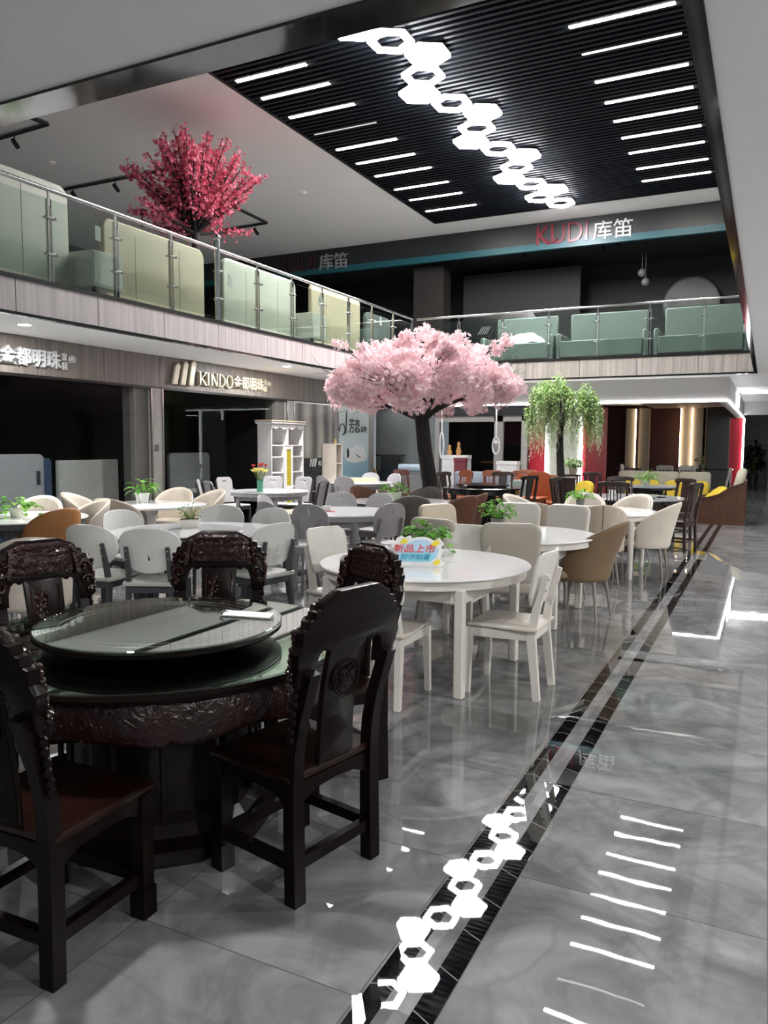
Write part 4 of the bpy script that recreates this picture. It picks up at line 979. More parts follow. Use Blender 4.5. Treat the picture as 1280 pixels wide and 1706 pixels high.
obj('tabletop', MB().shape([superell(.68, .62, 3)], .03, bev=.006).move(Matrix.Translation((0, 0, .75)) @ Matrix.Rotation(-PI / 2, 4, 'X')), M_wtop, t)
obj('pedestal', MB().lathe([(.28, 0), (.28, .015), (.09, .04), (.06, .1), (.06, .6), (.12, .72), (.2, .735)], 28), M_white, t)
M_bl = mat('black_lacquer', '161516', .18, var=.1, coat=.3)
t = thing('round_dining_table', 'black round table beside the pink blossom tree trunk', 'table', (-4.9, 14.2, 0))
obj('tabletop', MB().lathe([(0, .74), (.74, .74), (.79, .755), (.79, .775), (.77, .785), (0, .785)], 56), M_bl, t, smooth=25); obj('apron', MB().lathe([(.70, .66), (.70, .74), (.66, .74), (.66, .66), (.70, .66)], 40), M_bl, t)
obj('pedestal', MB().lathe([(.42, 0), (.42, .06), (.24, .12), (.2, .4), (.26, .6), (.5, .7)], 20), M_bl, t, smooth=25)
for k in range(4): obj('leg', MB().bar((.55 * math.cos(k * PI / 2 + .4), .55 * math.sin(k * PI / 2 + .4), 0), (.55 * math.cos(k * PI / 2 + .4), .55 * math.sin(k * PI / 2 + .4), .7), .07, .07), M_bl, t, smooth=0)
t = thing('lazy_susan', 'black round turntable on the black table by the tree trunk', 'turntable', (-4.9, 14.2, .785))
obj('base', MB().lathe([(0, 0), (.3, 0), (.3, .02), (0, .02)], 32), M_bl, t); obj('tray', MB().lathe([(0, .02), (.50, .02), (.53, .035), (.52, .055), (0, .055)], 48), M_bl, t, smooth=25)
round_table('dark round table with glossy pale top among slatted dark chairs', -1.95, 13.05, .80, legcol='black_lacquer', lr=.6, top=mat('pale_gloss_top', 'b9bcbe', .06), thick=.03)
round_table('far dark table with plant in front of the upholstered sofa', -2.22, 16.9, .62, legcol='black_lacquer', lr=.45, top=mat('grey_gloss_top', '8b9094', .06), thick=.03)

G = 'cream wooden chairs at the table with the cut-out sign'
place('cw', cream_chair, -1.475, 4.84, 90, 'cream wooden chair right of the cut-out sign table, seen from the side', G)
place('cw', cream_chair, -2.12, 4.33, 2, 'cream wooden chair in front of the cut-out sign, behind the dark carved crest', G)
place('cw', cream_chair, -2.90, 5.22, -105, 'cream wooden chair at the left end of the table with the cut-out sign', G)
place('cw', cream_chair, -2.20, 5.76, 178, 'cream wooden chair facing us behind the cut-out sign', G)
G = 'padded chairs around the second white table'
gry = pad_chair('b9b2a6', 'aea79b'); wht = pad_chair('d9d5ce', 'd6d2ca')
place('padg', gry, -1.90, 6.26, 15, 'taupe padded chair seen from behind, in front of the second white table', G)
place('padg', gry, -2.48, 6.33, -16, 'taupe padded chair mostly hidden behind the cream chair, left of the other taupe one', G)
place('padw', wht, -2.36, 7.92, -168, 'cream-white padded chair facing us beyond the bushy plant, left one of a pair', G)
place('padw', wht, -1.92, 7.95, 166, 'cream-white padded chair facing us beyond the second white table, right one of a pair', G)
place('padb', pad_chair('d6c9b4', 'd3c6b0'), -2.90, 7.45, -117, 'small beige padded chair left of the second white table', G)
place('brown', shell_chair('7a644a', 'b5a48c', ztop=.93, zarm=.56, lean=.34, w=.25, pw=.9), -1.50, 7.2, 82, 'brown leather tub chair with sweeping arms beside the black floor lines', G)
G = 'beige tub chairs around the third white table'
be = shell_chair('bdb0a0', 'd2c8ba', seam=True, lean=.18, w=.27); cr = shell_chair('d5cdc0', 'd8d0c4', lean=.22, w=.26)
place('be', be, -1.74, 9.24, 17, 'beige tub chair with dark back seam, nearest the third white table', G)
place('be2', shell_chair('b9ab9b', 'd2c8ba', lean=.18, w=.27), -2.36, 9.26, -14, 'plain beige tub chair with its back to us, left of the seamed one', G)
place('cr', cr, -2.86, 10.2, -103, 'cream tub chair turned sideways at the left of the third white table', G)
place('cr', cr, -2.27, 10.97, -167, 'cream tub chair facing us behind the small plant on the third white table', G)
place('cr', cr, -1.66, 10.9, 160, 'cream tub chair facing us at the back right of the third white table', G)
place('cr', cr, -1.27, 9.86, 88, 'cream tub chair at the right of the third white table, by the black floor lines', G)
G = 'grey notch-backed chairs around the grey-legged table'
place('g', grey_chair, -4.56, 7.50, 10, 'grey notch-backed chair seen from behind in front of the white and red holder', G)
place('g', grey_chair, -4.02, 7.98, 63, 'grey notch-backed chair at the right end of the grey-legged table, seen edge-on', G)
place('gl', lit_grey_chair, -5.16, 9.10, -152, 'lit-toned grey notch-backed chair facing us, left of the pair behind the grey-legged table', G)
place('gl', lit_grey_chair, -4.72, 9.17, 177, 'lit-toned grey notch-backed chair facing us, right of the pair behind the grey-legged table', G)
place('gl', lit_grey_chair, -5.58, 8.30, -80, 'lit-toned notch-backed chair at the left end of the grey-legged table', G)
place('g', grey_chair, -5.06, 7.58, -20, 'grey notch-backed chair partly hidden by white oval backs, front left of the grey-legged table', G)
G = 'white oval-backed chairs around the table with raised turntable'
place('w', oval_chair, -5.14, 4.92, 8, 'white oval-backed chair with dark frame seen from behind, nearest left of the turntable table', G)
place('w', oval_chair, -4.56, 4.93, 24, 'white oval-backed chair with teardrop hole, behind the rosewood chairs', G)
place('w', oval_chair, -5.66, 5.82, -94, 'white oval-backed chair at the left end of the turntable table', G)
place('w', oval_chair, -5.3, 6.64, -154, 'white oval-backed chair facing us right of the pot on the turntable', G)
place('w', oval_chair, -4.72, 6.60, 174, 'white oval-backed chair facing us at the back right of the turntable table', G)
place('w', oval_chair, -4.03, 5.62, 79, 'white oval-backed chair at the right end of the turntable table, seen from its side', G)
G = 'slot-handled chairs around the flower vase table'
place('s', slot_chair, -8.62, 10.75, -55, 'slot-handled chair at the near left of the flower vase table', G)
place('s', slot_chair, -8.25, 10.52, -28, 'slot-handled chair with dark edges just left of the flower vase', G)
place('s', slot_chair, -8.85, 11.6, -100, 'pale slot-handled chair behind the other two left of the flower vase', G)
place('s', slot_chair, -8.42, 12.2, -150, 'slot-handled chair facing us just right of the flower vase', G)
place('s', slot_chair, -7.95, 12.3, 178, 'slot-handled chair facing us in front of the white bookcase corner', G)
place('s', slot_chair, -7.20, 11.55, 95, 'slot-handled chair at the right of the flower vase table, seen edge-on', G)
G = 'round-backed chairs around the table with the wooden box'
place('go', greyo_chair, -8.24, 14.12, -18, 'grey round-backed chair front left of the table with the wooden box', G)
place('go', greyo_chair, -7.84, 14.12, 11, 'grey round-backed chair in front of the flat wooden box', G)
place('cl', crm_chair, -8.2, 15.72, -168, 'pale round-backed chair behind the flat wooden box', G)
place('cl', crm_chair, -7.66, 15.62, 160, 'pale round-backed chair at the back right of the table with the wooden box', G)
G = 'tub chairs around the pale table with leafy plant'
dk = shell_chair('57534f', '6a6662', lean=.2, w=.265); br = shell_chair('6e4838', '7a5342', lean=.22, w=.25)
place('dk', dk, -4.32, 9.50, 33, 'dark grey tub chair with its back to us, right of the edge-on grey chair', G)
place('br', br, -3.80, 9.86, 62, 'brown tub chair with its back to us, beside the dark grey one', G)
place('br', br, -3.86, 10.32, 88, 'second brown tub chair, turned sideways behind the first', G)
place('dk', dk, -4.82, 11.12, 180, 'dark grey tub chair facing us behind the leafy plant near the tree trunk', G)
place('br', br, -5.60, 10.75, -119, 'brown tub chair whose top shows between two lit-toned grey chairs', G)
G = 'beige tub chairs around the pedestal table'
tp = shell_chair('b3a798', 'c9bfb2', lean=.2, w=.27); bi = shell_chair('d5cabb', 'd5cabb', lean=.2, w=.26)
place('tp', tp, -8.22, 7.60, -66, 'beige tub chair at the left of the pedestal table', G)
place('tp', tp, -7.30, 7.22, 14, 'beige tub chair with its back to us in front of the pedestal table', G)
place('bi', bi, -7.88, 8.85, -157, 'cream tub chair behind the white pot on the pedestal table', G)
place('bi', bi, -7.28, 8.78, 165, 'cream tub chair at the right of the pedestal table, facing us', G)
G = 'tufted chairs around the marble-topped table'
tf = shell_chair('cfc5b8', 'd3cabd', lean=.16, w=.255, tuft=True, name='tufted_chair')
place('tf', tf, -8.05, 6.62, -143, 'cream tufted chair behind the far left marble-topped table', G)
place('tf', tf, -7.20, 6.52, 165, 'cream tufted chair right of the orange-backed one', G)
place('or', shell_chair('b37a48', 'd3cabd', lean=.16, w=.255, tuft=True, name='tufted_chair'), -6.76, 5.72, 78, 'orange-backed tufted chair at the right end of the marble-topped table', G)
place('tf', tf, -4.92, 3.98, 50, 'cream tufted chair whose top shows just over the dark carved chair at left', G)
G = 'dark chairs around the black table'
ch = chinese_chair(False, 1.04)
place('ch', ch, -4.86, 15.05, 180, 'dark chair facing us behind the black turntable', G)
place('ch', ch, -4.10, 13.86, 66, 'dark chair at the right of the black table', G)
place('ch', ch, -5.62, 14.5, -109, 'dark chair at the left of the black table, just right of the tree trunk', G)
G = 'dark wooden chairs around the pale-topped dark table'
sl = chinese_chair(True, 1.05)
place('sl', sl, -2.06, 12.20, 3, 'dark slatted chair with its back to us, behind the cream tub chair', G)
place('ch', ch, -2.25, 13.92, -164, 'dark chair facing us, directly beyond the slatted one', G)
place('ch', ch, -1.40, 13.85, 140, 'dark chair at the back right of the pale-topped dark table', G)
place('ch', ch, -1.20, 12.52, 72, 'dark chair nearest the black floor lines, right of the pale-topped dark table', G)
place('ch', ch, -3.0, 13.3, -100, 'dark chair at the left of the pale-topped dark table', G)
G = 'brown spindle-backed chairs in front of the far shop window'
rd = spindle_chair('4d2620', 1.0); rb = spindle_chair('6e3a24', 1.02); og = spindle_chair('8a4a28', 1.02); ok = spindle_chair('8b6a48', 1.0)
place('rd', rd, -7.45, 16.3, -120, 'dark red spindle-backed chair left of the tree trunk', G)
place('ok', ok, -8.45, 17.2, -60, 'light oak spindle-backed chair by the grey wall, left of the dark red one', G)
place('rb', rb, -6.05, 15.75, 150, 'red-brown spindle-backed chair just right of the tree trunk', G)
place('og', og, -6.35, 16.5, 120, 'orange-brown spindle-backed chair behind the one by the tree trunk', G)
place('rb', rb, -5.42, 16.3, -165, 'red-brown spindle-backed chair behind the left of the black turntable', G)
place('rb', rb, -4.90, 16.5, 178, 'red-brown spindle-backed chair behind the right of the black turntable', G)
place('og', og, -4.98, 17.25, 178, 'orange-brown chair farthest back, between the two red-brown ones', G)

# ================================================================== TABLETOP THINGS
potted_plant('bushy heart-leaved plant behind the colourful cut-out sign', -2.36, 5.52, .765, pr=.07, ph=.09, n=46, spread=.15, height=.17, leaf=.085, lw=.42, seed=3, m=M_leafd, trail=5)
potted_plant('bushy small-leaved plant on the second white table, behind the taupe chair', -2.42, 7.5, .765, pr=.075, ph=.09, n=90, spread=.17, height=.20, leaf=.05, lw=.42, seed=4, m=M_leaf, pot='6d6a62')
potted_plant('small pale plant in grey pot on the third white table', -2.24, 10.5, .765, pr=.06, ph=.10, n=60, spread=.16, height=.17, leaf=.07, lw=.25, seed=5, pot='5b5a55')
potted_plant('spiky green plant in white pot on the pedestal table', -7.85, 8.2, .765, pr=.10, ph=.13, n=34, spread=.13, height=.20, leaf=.16, lw=.13, seed=6, pot='dcdcd8', up=.9)
potted_plant('thin-stemmed plant in cream rectangular pot on the white turntable', -4.80, 5.62, .813, pr=.065, ph=.08, n=40, spread=.10, height=.17, leaf=.03, lw=.35, seed=7, square=True, m=M_leafd)
potted_plant('trailing ivy plant on the marble-topped table at the far left', -7.45, 5.85, .765, pr=.08, ph=.10, n=24, spread=.17, height=.15, leaf=.11, lw=.42, seed=8, trail=9, m=M_leaf)
potted_plant('leafy plant in clear pale pot on the table by the tree trunk', -5.0, 10.45, .765, pr=.11, ph=.12, n=90, spread=.20, height=.16, leaf=.08, lw=.2, seed=9, pot='b9c4ad', trail=8)
potted_plant('slender green plant on the far dark table before the sofa', -2.25, 16.9, .765, pr=.08, ph=.10, n=60, spread=.24, height=.26, leaf=.10, lw=.16, seed=10, pot='a9b0a8')
t = thing('flower_vase', 'green glass vase of yellow and red flowers on a white table', 'flower vase', (-7.80, 10.95, .765))
obj('vase', MB().lathe([(0, 0), (.055, 0), (.06, .02), (.05, .12), (.06, .2), (.052, .2), (.042, .12), (.05, .03), (0, .03)], 24), mat('green_glass', '58a184', .1, spec=.7), t)
rnd = random.Random(2); st = MB(); ye = MB(); re_ = MB()
for i in range(14):
    a = i * 2.4; q = .03 + .10 * math.sqrt(i / 14); p = Vector((q * math.cos(a), q * math.sin(a), .33 + .06 * rnd.random()))
    st.tube([(0, 0, .1), (p.x * .3, p.y * .3, .2), p], .004, 4)
    for k in range(7): leaf_blade(ye, p - Vector((0, 0, .01)), (math.cos(k * .9 + i), math.sin(k * .9 + i), .55), (0, 0, 1), .055, .022, -.3, 3)
for x, y, z in ((-.15, .02, .44), (-.02, .05, .46), (.03, .02, .47), (.08, .06, .45), (.02, -.03, .45)):
    st.tube([(0, 0, .15), (x * .6, y, .3), (x, y, z)], .004, 4)
    for k in range(9): leaf_blade(re_, (x, y, z - .02), (math.cos(k * .7), math.sin(k * .7), .9), (0, 0, 1), .06, .018, -.2, 3)
obj('stems', st, mat('stem_green', '5c7d3a'), t); obj('yellow_blooms', ye, mat_petals('yellow_petal', 'd8cf58', 'e8dd80', 'efe6a8'), t, smooth=180, recalc=False); obj('red_blooms', re_, mat_petals('red_petal', 'b8323a', 'd04a50', 'd86a6a'), t, smooth=180, recalc=False)
# cut-out promotion sign
t = thing('promotion_sign', 'colourful cut-out sign with red and blue lettering on the nearest white table', 'sign', (-2.135, 4.80, .765), math.radians(19)); t.scale = (1.14, 1.14, 1.14)
def cloud_pts(sc):
    base = [(-.155, .01), (-.17, .05), (-.185, .08), (-.165, .115), (-.13, .13), (-.115, .165), (-.085, .18), (-.065, .168), (-.035, .182), (-.02, .165), (.01, .172), (.05, .176), (.09, .165), (.115, .15), (.14, .172), (.175, .135), (.155, .115), (.165, .09), (.15, .04), (.175, .02), (.155, .0)]
    return [((x) * sc, .09 + (z - .09) * sc) for x, z in base]
tilt = Matrix.Rotation(-.18, 4, 'X')
def on(mb, d): return mb.move(tilt @ Matrix.Translation((0, -d, .003)))
obj('board', on(MB().shape([cloud_pts(1.0)], .006), 0), mat('sign_board', 'eceeef', .4), t, smooth=0)
obj('blue_cloud', on(MB().shape([[(-.15, .035), (-.155, .08), (-.12, .115), (-.05, .135), (0, .155), (.06, .158), (.11, .13), (.14, .10), (.13, .055), (.09, .025), (0, .028), (-.08, .02)]], .002), .004), mat('sign_blue', 'b4d3ee', .5), t, smooth=0)
obj('cyan_patch', on(MB().shape([superell(.11, .032, 2.2, .01, .055)], .002), .0055), mat('sign_cyan', '8fd6ea', .5), t, smooth=0)
for q in ([(-.10, .135), (-.07, .165), (-.045, .15), (-.06, .13)], [(.09, .13), (.13, .16), (.15, .135), (.11, .115)], [(.105, .02), (.14, .045), (.155, .02), (.125, .005)]):
    obj('yellow_ribbon', on(MB().shape([q], .002), .006), mat('sign_yellow', 'f0dc3c', .5), t, smooth=0)
obj('red_lettering', on(fit(text_mesh('新品上市', .07, .001, .0007, shear=.2), -.135, .125, .078, .128), .0075), mat('sign_letter_red', 'e2402c', .5), t, smooth=0)
obj('blue_lettering', on(fit(text_mesh('好评如潮', .05, .001, .0003, shear=.25), -.09, .09, .036, .072), .0085), mat('sign_letter_blue', '2b94b8', .5), t, smooth=0)
obj('foot', MB().bar((.0, .09, .003), (.0, .02, .12), .05, .003), mat('sign_board', 'eceeef'), t, smooth=0)
t = thing('napkin_holder', 'small white slotted holder on a red mat on the grey-legged table', 'holder', (-4.85, 8.2, .765), .4)
obj('mat', MB().span(-.06, .10, -.07, .05, 0, .004), mat('mat_red', 'd2544c', .5), t, smooth=0)
mb = MB().span(-.05, .05, -.03, .03, .004, .012)
for i in range(6): mb.span(-.05 + i * .0185, -.043 + i * .0185, -.03, .03, .012, .075)
obj('body', mb, M_white, t, smooth=0)
t = thing('wooden_box', 'flat pale wooden box lying on the table before the blue banner', 'box', (-8.05, 15.05, .765), .35)
obj('body', MB().span(-.36, .36, -.13, .13, 0, .07, bev=.004), mat('pale_wood', 'd8c9a8', .5, stretch=(1, 9, 9)), t, smooth=0); obj('lid', MB().span(-.37, .37, -.14, .14, .07, .085, bev=.003), mat('pale_wood', 'd8c9a8'), t, smooth=0)
t = thing('teacup', 'white cup on the pale-topped dark table, left of the slatted chair', 'cup', (-2.30, 13.25, .765))
obj('body', MB().lathe([(0, 0), (.04, 0), (.05, .05), (.055, .09), (.05, .09), (.045, .02), (0, .02)], 20), M_white, t)
for x, y, lb in ((-1.62, 12.75, 'small dark saucer near the right edge of the pale-topped dark table'), (-1.50, 13.05, 'small dark saucer behind the other on the pale-topped dark table')):
    tag(obj('saucer', MB().lathe([(0, .766), (.05, .766), (.085, .782), (.08, .784), (.05, .772), (0, .772)], 20, (x, y, 0)), M_black), lb, 'saucer', 'small dark saucers')

# ================================================================== BOOKCASES
M_bk = mat('bookcase_white', 'd6d4d4', .4, var=.01)
t = thing('bookcase', 'tall white bookcase with scalloped top and narrow yellow door', 'bookcase', (-8.63, 13.08, 0), PI / 2)
W = .58; D = .34
mb = MB().span(-W, -W + .025, 0, D, 0, 1.98).span(W - .025, W, 0, D, 0, 1.98).span(-W, W, D - .015, D, .05, 1.98)
for z in (.06, .72, 1.02, 1.33, 1.56, 1.94): mb.span(-W + .02, W - .02, .01, D - .01, z - .012, z + .012)
mb.span(-.02, .02, .0, D - .01, 1.56, 1.94)
for x in (-.13, .17): mb.span(x - .012, x + .012, 0, D - .01, .06, 1.56)
obj('carcass', mb, M_bk, t, smooth=0)
obj('crown', MB().span(-W - .04, W + .04, -.04, D + .02, 1.98, 2.03, bev=.012), M_bk, t, smooth=0); obj('top_board', MB().span(-W - .05, W + .05, -.05, D + .02, 2.03, 2.05), mat('bookcase_oak', 'cbb79c', .5), t, smooth=0)
pts = [(-W, 1.97), (W, 1.97), (W, 1.86)] + [(W - (2 * W) * i / 40, 1.885 + .02 * math.cos(2 * PI * i / 10) + .02 * abs(math.cos(PI * i / 40))) for i in range(1, 40)] + [(-W, 1.86)]
obj('valance', MB().shape([pts], .02), M_bk, t, smooth=0)
d = obj('door', MB().shape([rrect(-.12, .16, .09, 1.54, .005), rrect(-.065, .105, .75, 1.48, .004), rrect(-.065, .105, .14, .64, .004)], .025), M_bk, t, smooth=0)
obj('door_panel', MB().span(-.07, .11, -.004, .006, .74, 1.49).span(-.07, .11, -.004, .006, .13, .65), mat('mustard', 'a89a1c', .5), d, smooth=0)
obj('knob', MB().ball((.02, -.03, .70), .022, 2), M_bk, d)
obj('plinth', MB().span(-W, W, .0, D, 0, .06), M_bk, t, smooth=0)
t = thing('bookshelf', 'lower beige open shelf unit beside the grey poster', 'bookshelf', (-8.34, 14.64, 0), PI / 2)
mb = MB().span(-.14, -.12, 0, .36, 0, 1.6).span(.12, .14, 0, .36, 0, 1.6).span(-.14, .14, .345, .36, 0, 1.6)
for z in (.03, .4, .8, 1.17, 1.59): mb.span(-.13, .13, 0, .35, z - .01, z + .01)
obj('carcass', mb, mat('beige_board', 'b3aba1', .5), t, smooth=0)
obj('back_panel', MB().span(-.12, .12, .33, .346, .03, 1.59), mat('beige_board2', 'a79f95', .5), t, smooth=0)
tag(obj('figurine', MB().lathe([(.025, 1.60), (.035, 1.62), (.02, 1.66), (.028, 1.69), (0, 1.71)], 14, (-8.45, 14.66, 0)), mat('figurine_gold', 'a58f55', .4)), 'small gold ornament on top of the beige shelf unit', 'ornament')

# ================================================================== TREES
def branch(mb, p, d, L, r, rnd, depth, tips, spread, lift):
    pts = [Vector(p)]; rr = [r]; d = Vector(d).normalized()
    for i in range(4):
        d = (d + Vector((rnd.uniform(-.18, .18), rnd.uniform(-.18, .18), rnd.uniform(-.1, .12) + lift))).normalized()
        pts.append(pts[-1] + d * L / 4); rr.append(r * (1 - .12 * (i + 1)))
    mb.tube(pts, rr, 7 if depth < 2 else 4)
    if depth >= 1: tips += pts[1:]
    if depth < 3:
        for k in range(3 if depth < 2 else 2):
            nd_ = (d + Vector((rnd.uniform(-1, 1), rnd.uniform(-1, 1), rnd.uniform(-.5, .5))) * spread).normalized()
            branch(mb, pts[-1 if k else 3], nd_, L * rnd.uniform(.6, .8), rr[-1] * .75, rnd, depth + 1, tips, spread, lift)
def blossom(mb, c, r, rnd):
    n = Vector((rnd.gauss(0, 1), rnd.gauss(0, 1), rnd.gauss(0, 1))).normalized(); a = n.orthogonal().normalized(); b = n.cross(a); c = Vector(c)
    cv = mb.bm.verts.new(c); k0 = rnd.random() * 6.28
    for k in range(5):
        t0 = k0 + k * 2 * PI / 5; v = []
        for da, q, h in ((-.5, .62, .25), (0, 1, .35), (.5, .62, .25)):
            v.append(mb.bm.verts.new(c + (a * math.cos(t0 + da) + b * math.sin(t0 + da)) * r * q + n * r * h))
        mb.bm.faces.new([cv, v[0], v[1], v[2]])
# pink cherry: spreading umbrella crown
M_pink = mat_petals('cherry_petal', 'f0cfd3', 'f6dde0', 'faeaec', .3)
rnd = random.Random(11)
t = thing('cherry_tree', 'artificial pink cherry blossom tree with dark leaning trunk among the tables', 'tree', (-5.15, 12.3, 0))
mb = MB(); tips = []
trunk = [(0, 0, 0), (.02, 0, .3), (-.05, 0, .9), (-.16, 0, 1.5), (-.22, .0, 2.05), (-.22, .02, 2.25)]
mb.tube(trunk, [.19, .155, .135, .125, .12, .11], 14)
for k in range(7):
    a = 2 * PI * k / 7 + .3; branch(mb, (-.21, .01, 2.0 + .06 * (k % 3)), (math.cos(a), math.sin(a), .42 if k % 2 else .7), .85, .055, rnd, 0, tips, .55, .0)
for k in range(4):
    a = 2 * PI * k / 4; branch(mb, (-.21, .01, 2.2), (math.cos(a) * .5, math.sin(a) * .5, 1), .7, .05, rnd, 1, tips, .6, .0)
obj('trunk', mb, M_bark, t, smooth=60)
mb = MB(); cx, cz = -.22, 2.36
cl = []
for i in range(330):
    a = rnd.random() * 2 * PI; q = math.sqrt(rnd.random()) ** .8
    top = 1.02 * (1 - q ** 2.2) + .16; low = -.12 - .20 * math.sin(PI * q) + .14 * q
    z = cz + (low + (top - low) * (rnd.random() ** .62)); cl.append((Vector((cx + 1.62 * q * math.cos(a), 1.55 * q * math.sin(a), z)), rnd.uniform(.13, .24)))
for p in rnd.sample(tips, min(120, len(tips))): 
    if p.z > 2.1 and (p.xy - Vector((cx, 0))).length < 1.6 and p.z < 3.5: cl.append((p, .14))
for c_, rr in cl:
    for k in range(int(52 * (rr / .18) ** 1.6)):
        d_ = Vector((rnd.gauss(0, 1), rnd.gauss(0, 1), rnd.gauss(0, 1))).normalized() * rr * rnd.random() ** .4
        blossom(mb, c_ + Vector((d_.x, d_.y, d_.z * .75)), rnd.uniform(.034, .055), rnd)
obj('blossom', mb, M_pink, t, smooth=0, recalc=False)
# red blossom tree upstairs
M_redp = mat_petals('red_blossom', 'b23a52', 'd4607a', 'e893a4', .25)
rnd = random.Random(5)
t = thing('cherry_tree', 'artificial dark pink-red blossom tree upstairs, its top touching the ceiling', 'tree', (-9.95, 11.95, F2))
mb = MB(); bl = MB()
mb.tube([(0, 0, 0), (.02, 0, .8), (0, 0, 1.65), (0, 0, 2.15)], [.09, .08, .075, .07], 10)
for k in range(74):
    a = rnd.random() * 2 * PI; s_ = rnd.random() ** .5 * (1.36 if k % 3 else .95); top = H2 - F2 - .10 - .62 * s_ ** 1.5 - rnd.random() * .35
    if k % 4 == 0: top -= .75 * s_
    if k % 9 == 0: top -= .45 * s_
    p0 = Vector((0, 0, 2.08 + .15 * rnd.random())); p3 = Vector((s_ * math.cos(a), s_ * math.sin(a), max(top, 2.4))); pm = p0.lerp(p3, .5) + Vector((0, 0, -.05 + .1 * rnd.random()))
    pts = [p0, p0.lerp(pm, .5), pm, pm.lerp(p3, .5), p3]; mb.tube(pts, [.04, .03, .022, .014, .006], 6)
    for i in range(100):
        u = .28 + .72 * rnd.random(); q = u * 4; i0 = min(int(q), 3); p = pts[i0].lerp(pts[i0 + 1], q - i0)
        rr = .17 * (1.15 - u * .75)
        blossom(bl, p + Vector((rnd.gauss(0, rr * .6), rnd.gauss(0, rr * .6), rnd.gauss(0, rr * .5))), rnd.uniform(.028, .05), rnd)
for v in bl.bm.verts: v.co.z = min(v.co.z, H2 - F2 - .02)
obj('trunk', mb, M_bark, t, smooth=60); obj('blossom', bl, M_redp, t, smooth=0, recalc=False)
# hanging wisteria
rnd = random.Random(8)
t = thing('wisteria_tree', 'artificial tree with hanging pale green wisteria strands before the red wall', 'tree', (-3.92, 16.3, 0))
mb = MB(); mb.tube([(0, 0, 0), (.03, 0, .8), (-.02, 0, 1.6), (.0, 0, 2.3), (-.05, 0, 2.7)], [.10, .085, .075, .06, .04], 10)
for k in range(9):
    a = 2 * PI * k / 9; mb.tube([(0, 0, 1.9 + .1 * (k % 4)), (.25 * math.cos(a), .25 * math.sin(a), 2.4), (.5 * math.cos(a), .45 * math.sin(a), 2.5)], [.03, .02, .008], 5)
obj('trunk', mb, M_bark, t, smooth=60)
gl = MB(); wl = MB()
clumps = [(-.42, 0, 2.95, .24), (-.12, .1, 3.08, .24), (-.25, -.25, 2.9, .25), (.08, -.1, 2.92, .2), (.50, 0, 2.86, .20), (.62, .15, 2.68, .18), (.40, -.2, 2.66, .2), (-.62, -.05, 2.55, .14), (.74, -.05, 2.5, .13)]
for i in range(440):
    cx_, cy_, zt, R_ = clumps[int(rnd.random() ** 1.25 * len(clumps))]
    a = rnd.random() * 6.28; q = math.sqrt(rnd.random()); x, y = cx_ + R_ * q * math.cos(a), cy_ + R_ * q * math.sin(a)
    z0 = zt - .22 * q * q - rnd.random() * .25; L = rnd.uniform(.35, 1.35 if cx_ < .3 else 1.05)
    if R_ < .15: L *= .7
    n = int(L / .03)
    for k in range(n):
        u = k / n; p = Vector((x + .02 * math.sin(k * .7 + i), y + .02 * math.cos(k * .6 + i), z0 - L * u))
        wd = .052 * (1 - .62 * u); white = (i % 3 != 0) and u > .12
        for s_ in (0, 1):
            b = rnd.random() * 6.28
            leaf_blade(wl if white else gl, p, (math.cos(b), math.sin(b), -.35), (0, 0, 1), wd * (.85 if white else 1.25), wd * (.42 if white else .36), .35, 2)
for i in range(300):
    cx_, cy_, zt, R_ = rnd.choice(clumps); a = rnd.random() * 6.28; q = rnd.random()
    leaf_blade(gl, (cx_ + R_ * q * math.cos(a), cy_ + R_ * q * math.sin(a), zt - .25 * q + .06 * rnd.random()), (math.cos(a), math.sin(a), rnd.uniform(-.3, .9)), (0, 0, 1), .085, .02, .5, 2)
obj('leaves', gl, mat_petals('wisteria_leaf', '86a860', 'a0be78', 'c4d8a4', .3), t, smooth=180, recalc=False)
obj('blossom', wl, mat_petals('wisteria_flower', 'ced6b6', 'dde4cc', 'ecf0e2', .3), t, smooth=180, recalc=False)

# ================================================================== FAR FURNITURE
M_oak = mat('dark_oak', '4a2e22', .35, var=.25, scale=5, stretch=(6, 6, 1)); M_up = mat('beige_upholstery', 'a9a594', .8, var=.06, bump=.1, bscale=150); M_yel = mat('yellow_cushion', 'c9ae2c', .7)
def cushion(x, y, z, rz, rx, label, m=M_yel, s=.18):
    def f(u, v):
        a, b = 2 * u - 1, 2 * v - 1; return (a * s, b * s * .9, 0)
    mb = MB().shape([superell(s, s, 4, 0, 0, 32)], .12, bev=.055, n=4).move(Matrix.Rotation(rx, 4, 'X'))
    o = obj('cushion', mb, m, smooth=60); o.location = (x, y, z); o.rotation_euler = (0, 0, rz)
    return tag(o, label, 'cushion', 'bright cushions on the sofas')
t = thing('armchair', 'dark wood armchair with beige back cushion at the end of the black floor lines', 'armchair', (-.80, 17.45, 0), PI / 2)
side = [(-.43, 0), (.43, 0), (.43, .50), (.30, .52), (.12, .56), (-.05, .66), (-.20, .76), (-.40, .84), (-.43, .84)]
for s in (-1, 1):
    pn = obj('side_panel', MB().shape([side], .05, bev=.006).move(Matrix.Rotation(PI / 2, 4, 'Z') @ Matrix.Translation((0, s * .43, 0))), M_oak, t, smooth=20)
    pn.parent = t
    obj('arm_rest', MB().path([(s * .43, .44, .53), (s * .43, .25, .545), (s * .43, .05, .61), (s * .43, -.18, .77), (s * .43, -.42, .86)], .09, .035), M_oak, pn, smooth=40)
    obj('panel_frame', MB().shape([rrect(-.36, .36, .10, .42, .01), rrect(-.33, .33, .13, .39, .01)], .06).move(Matrix.Rotation(PI / 2, 4, 'Z') @ Matrix.Translation((0, s * .43, 0))), M_oak, pn, smooth=20)
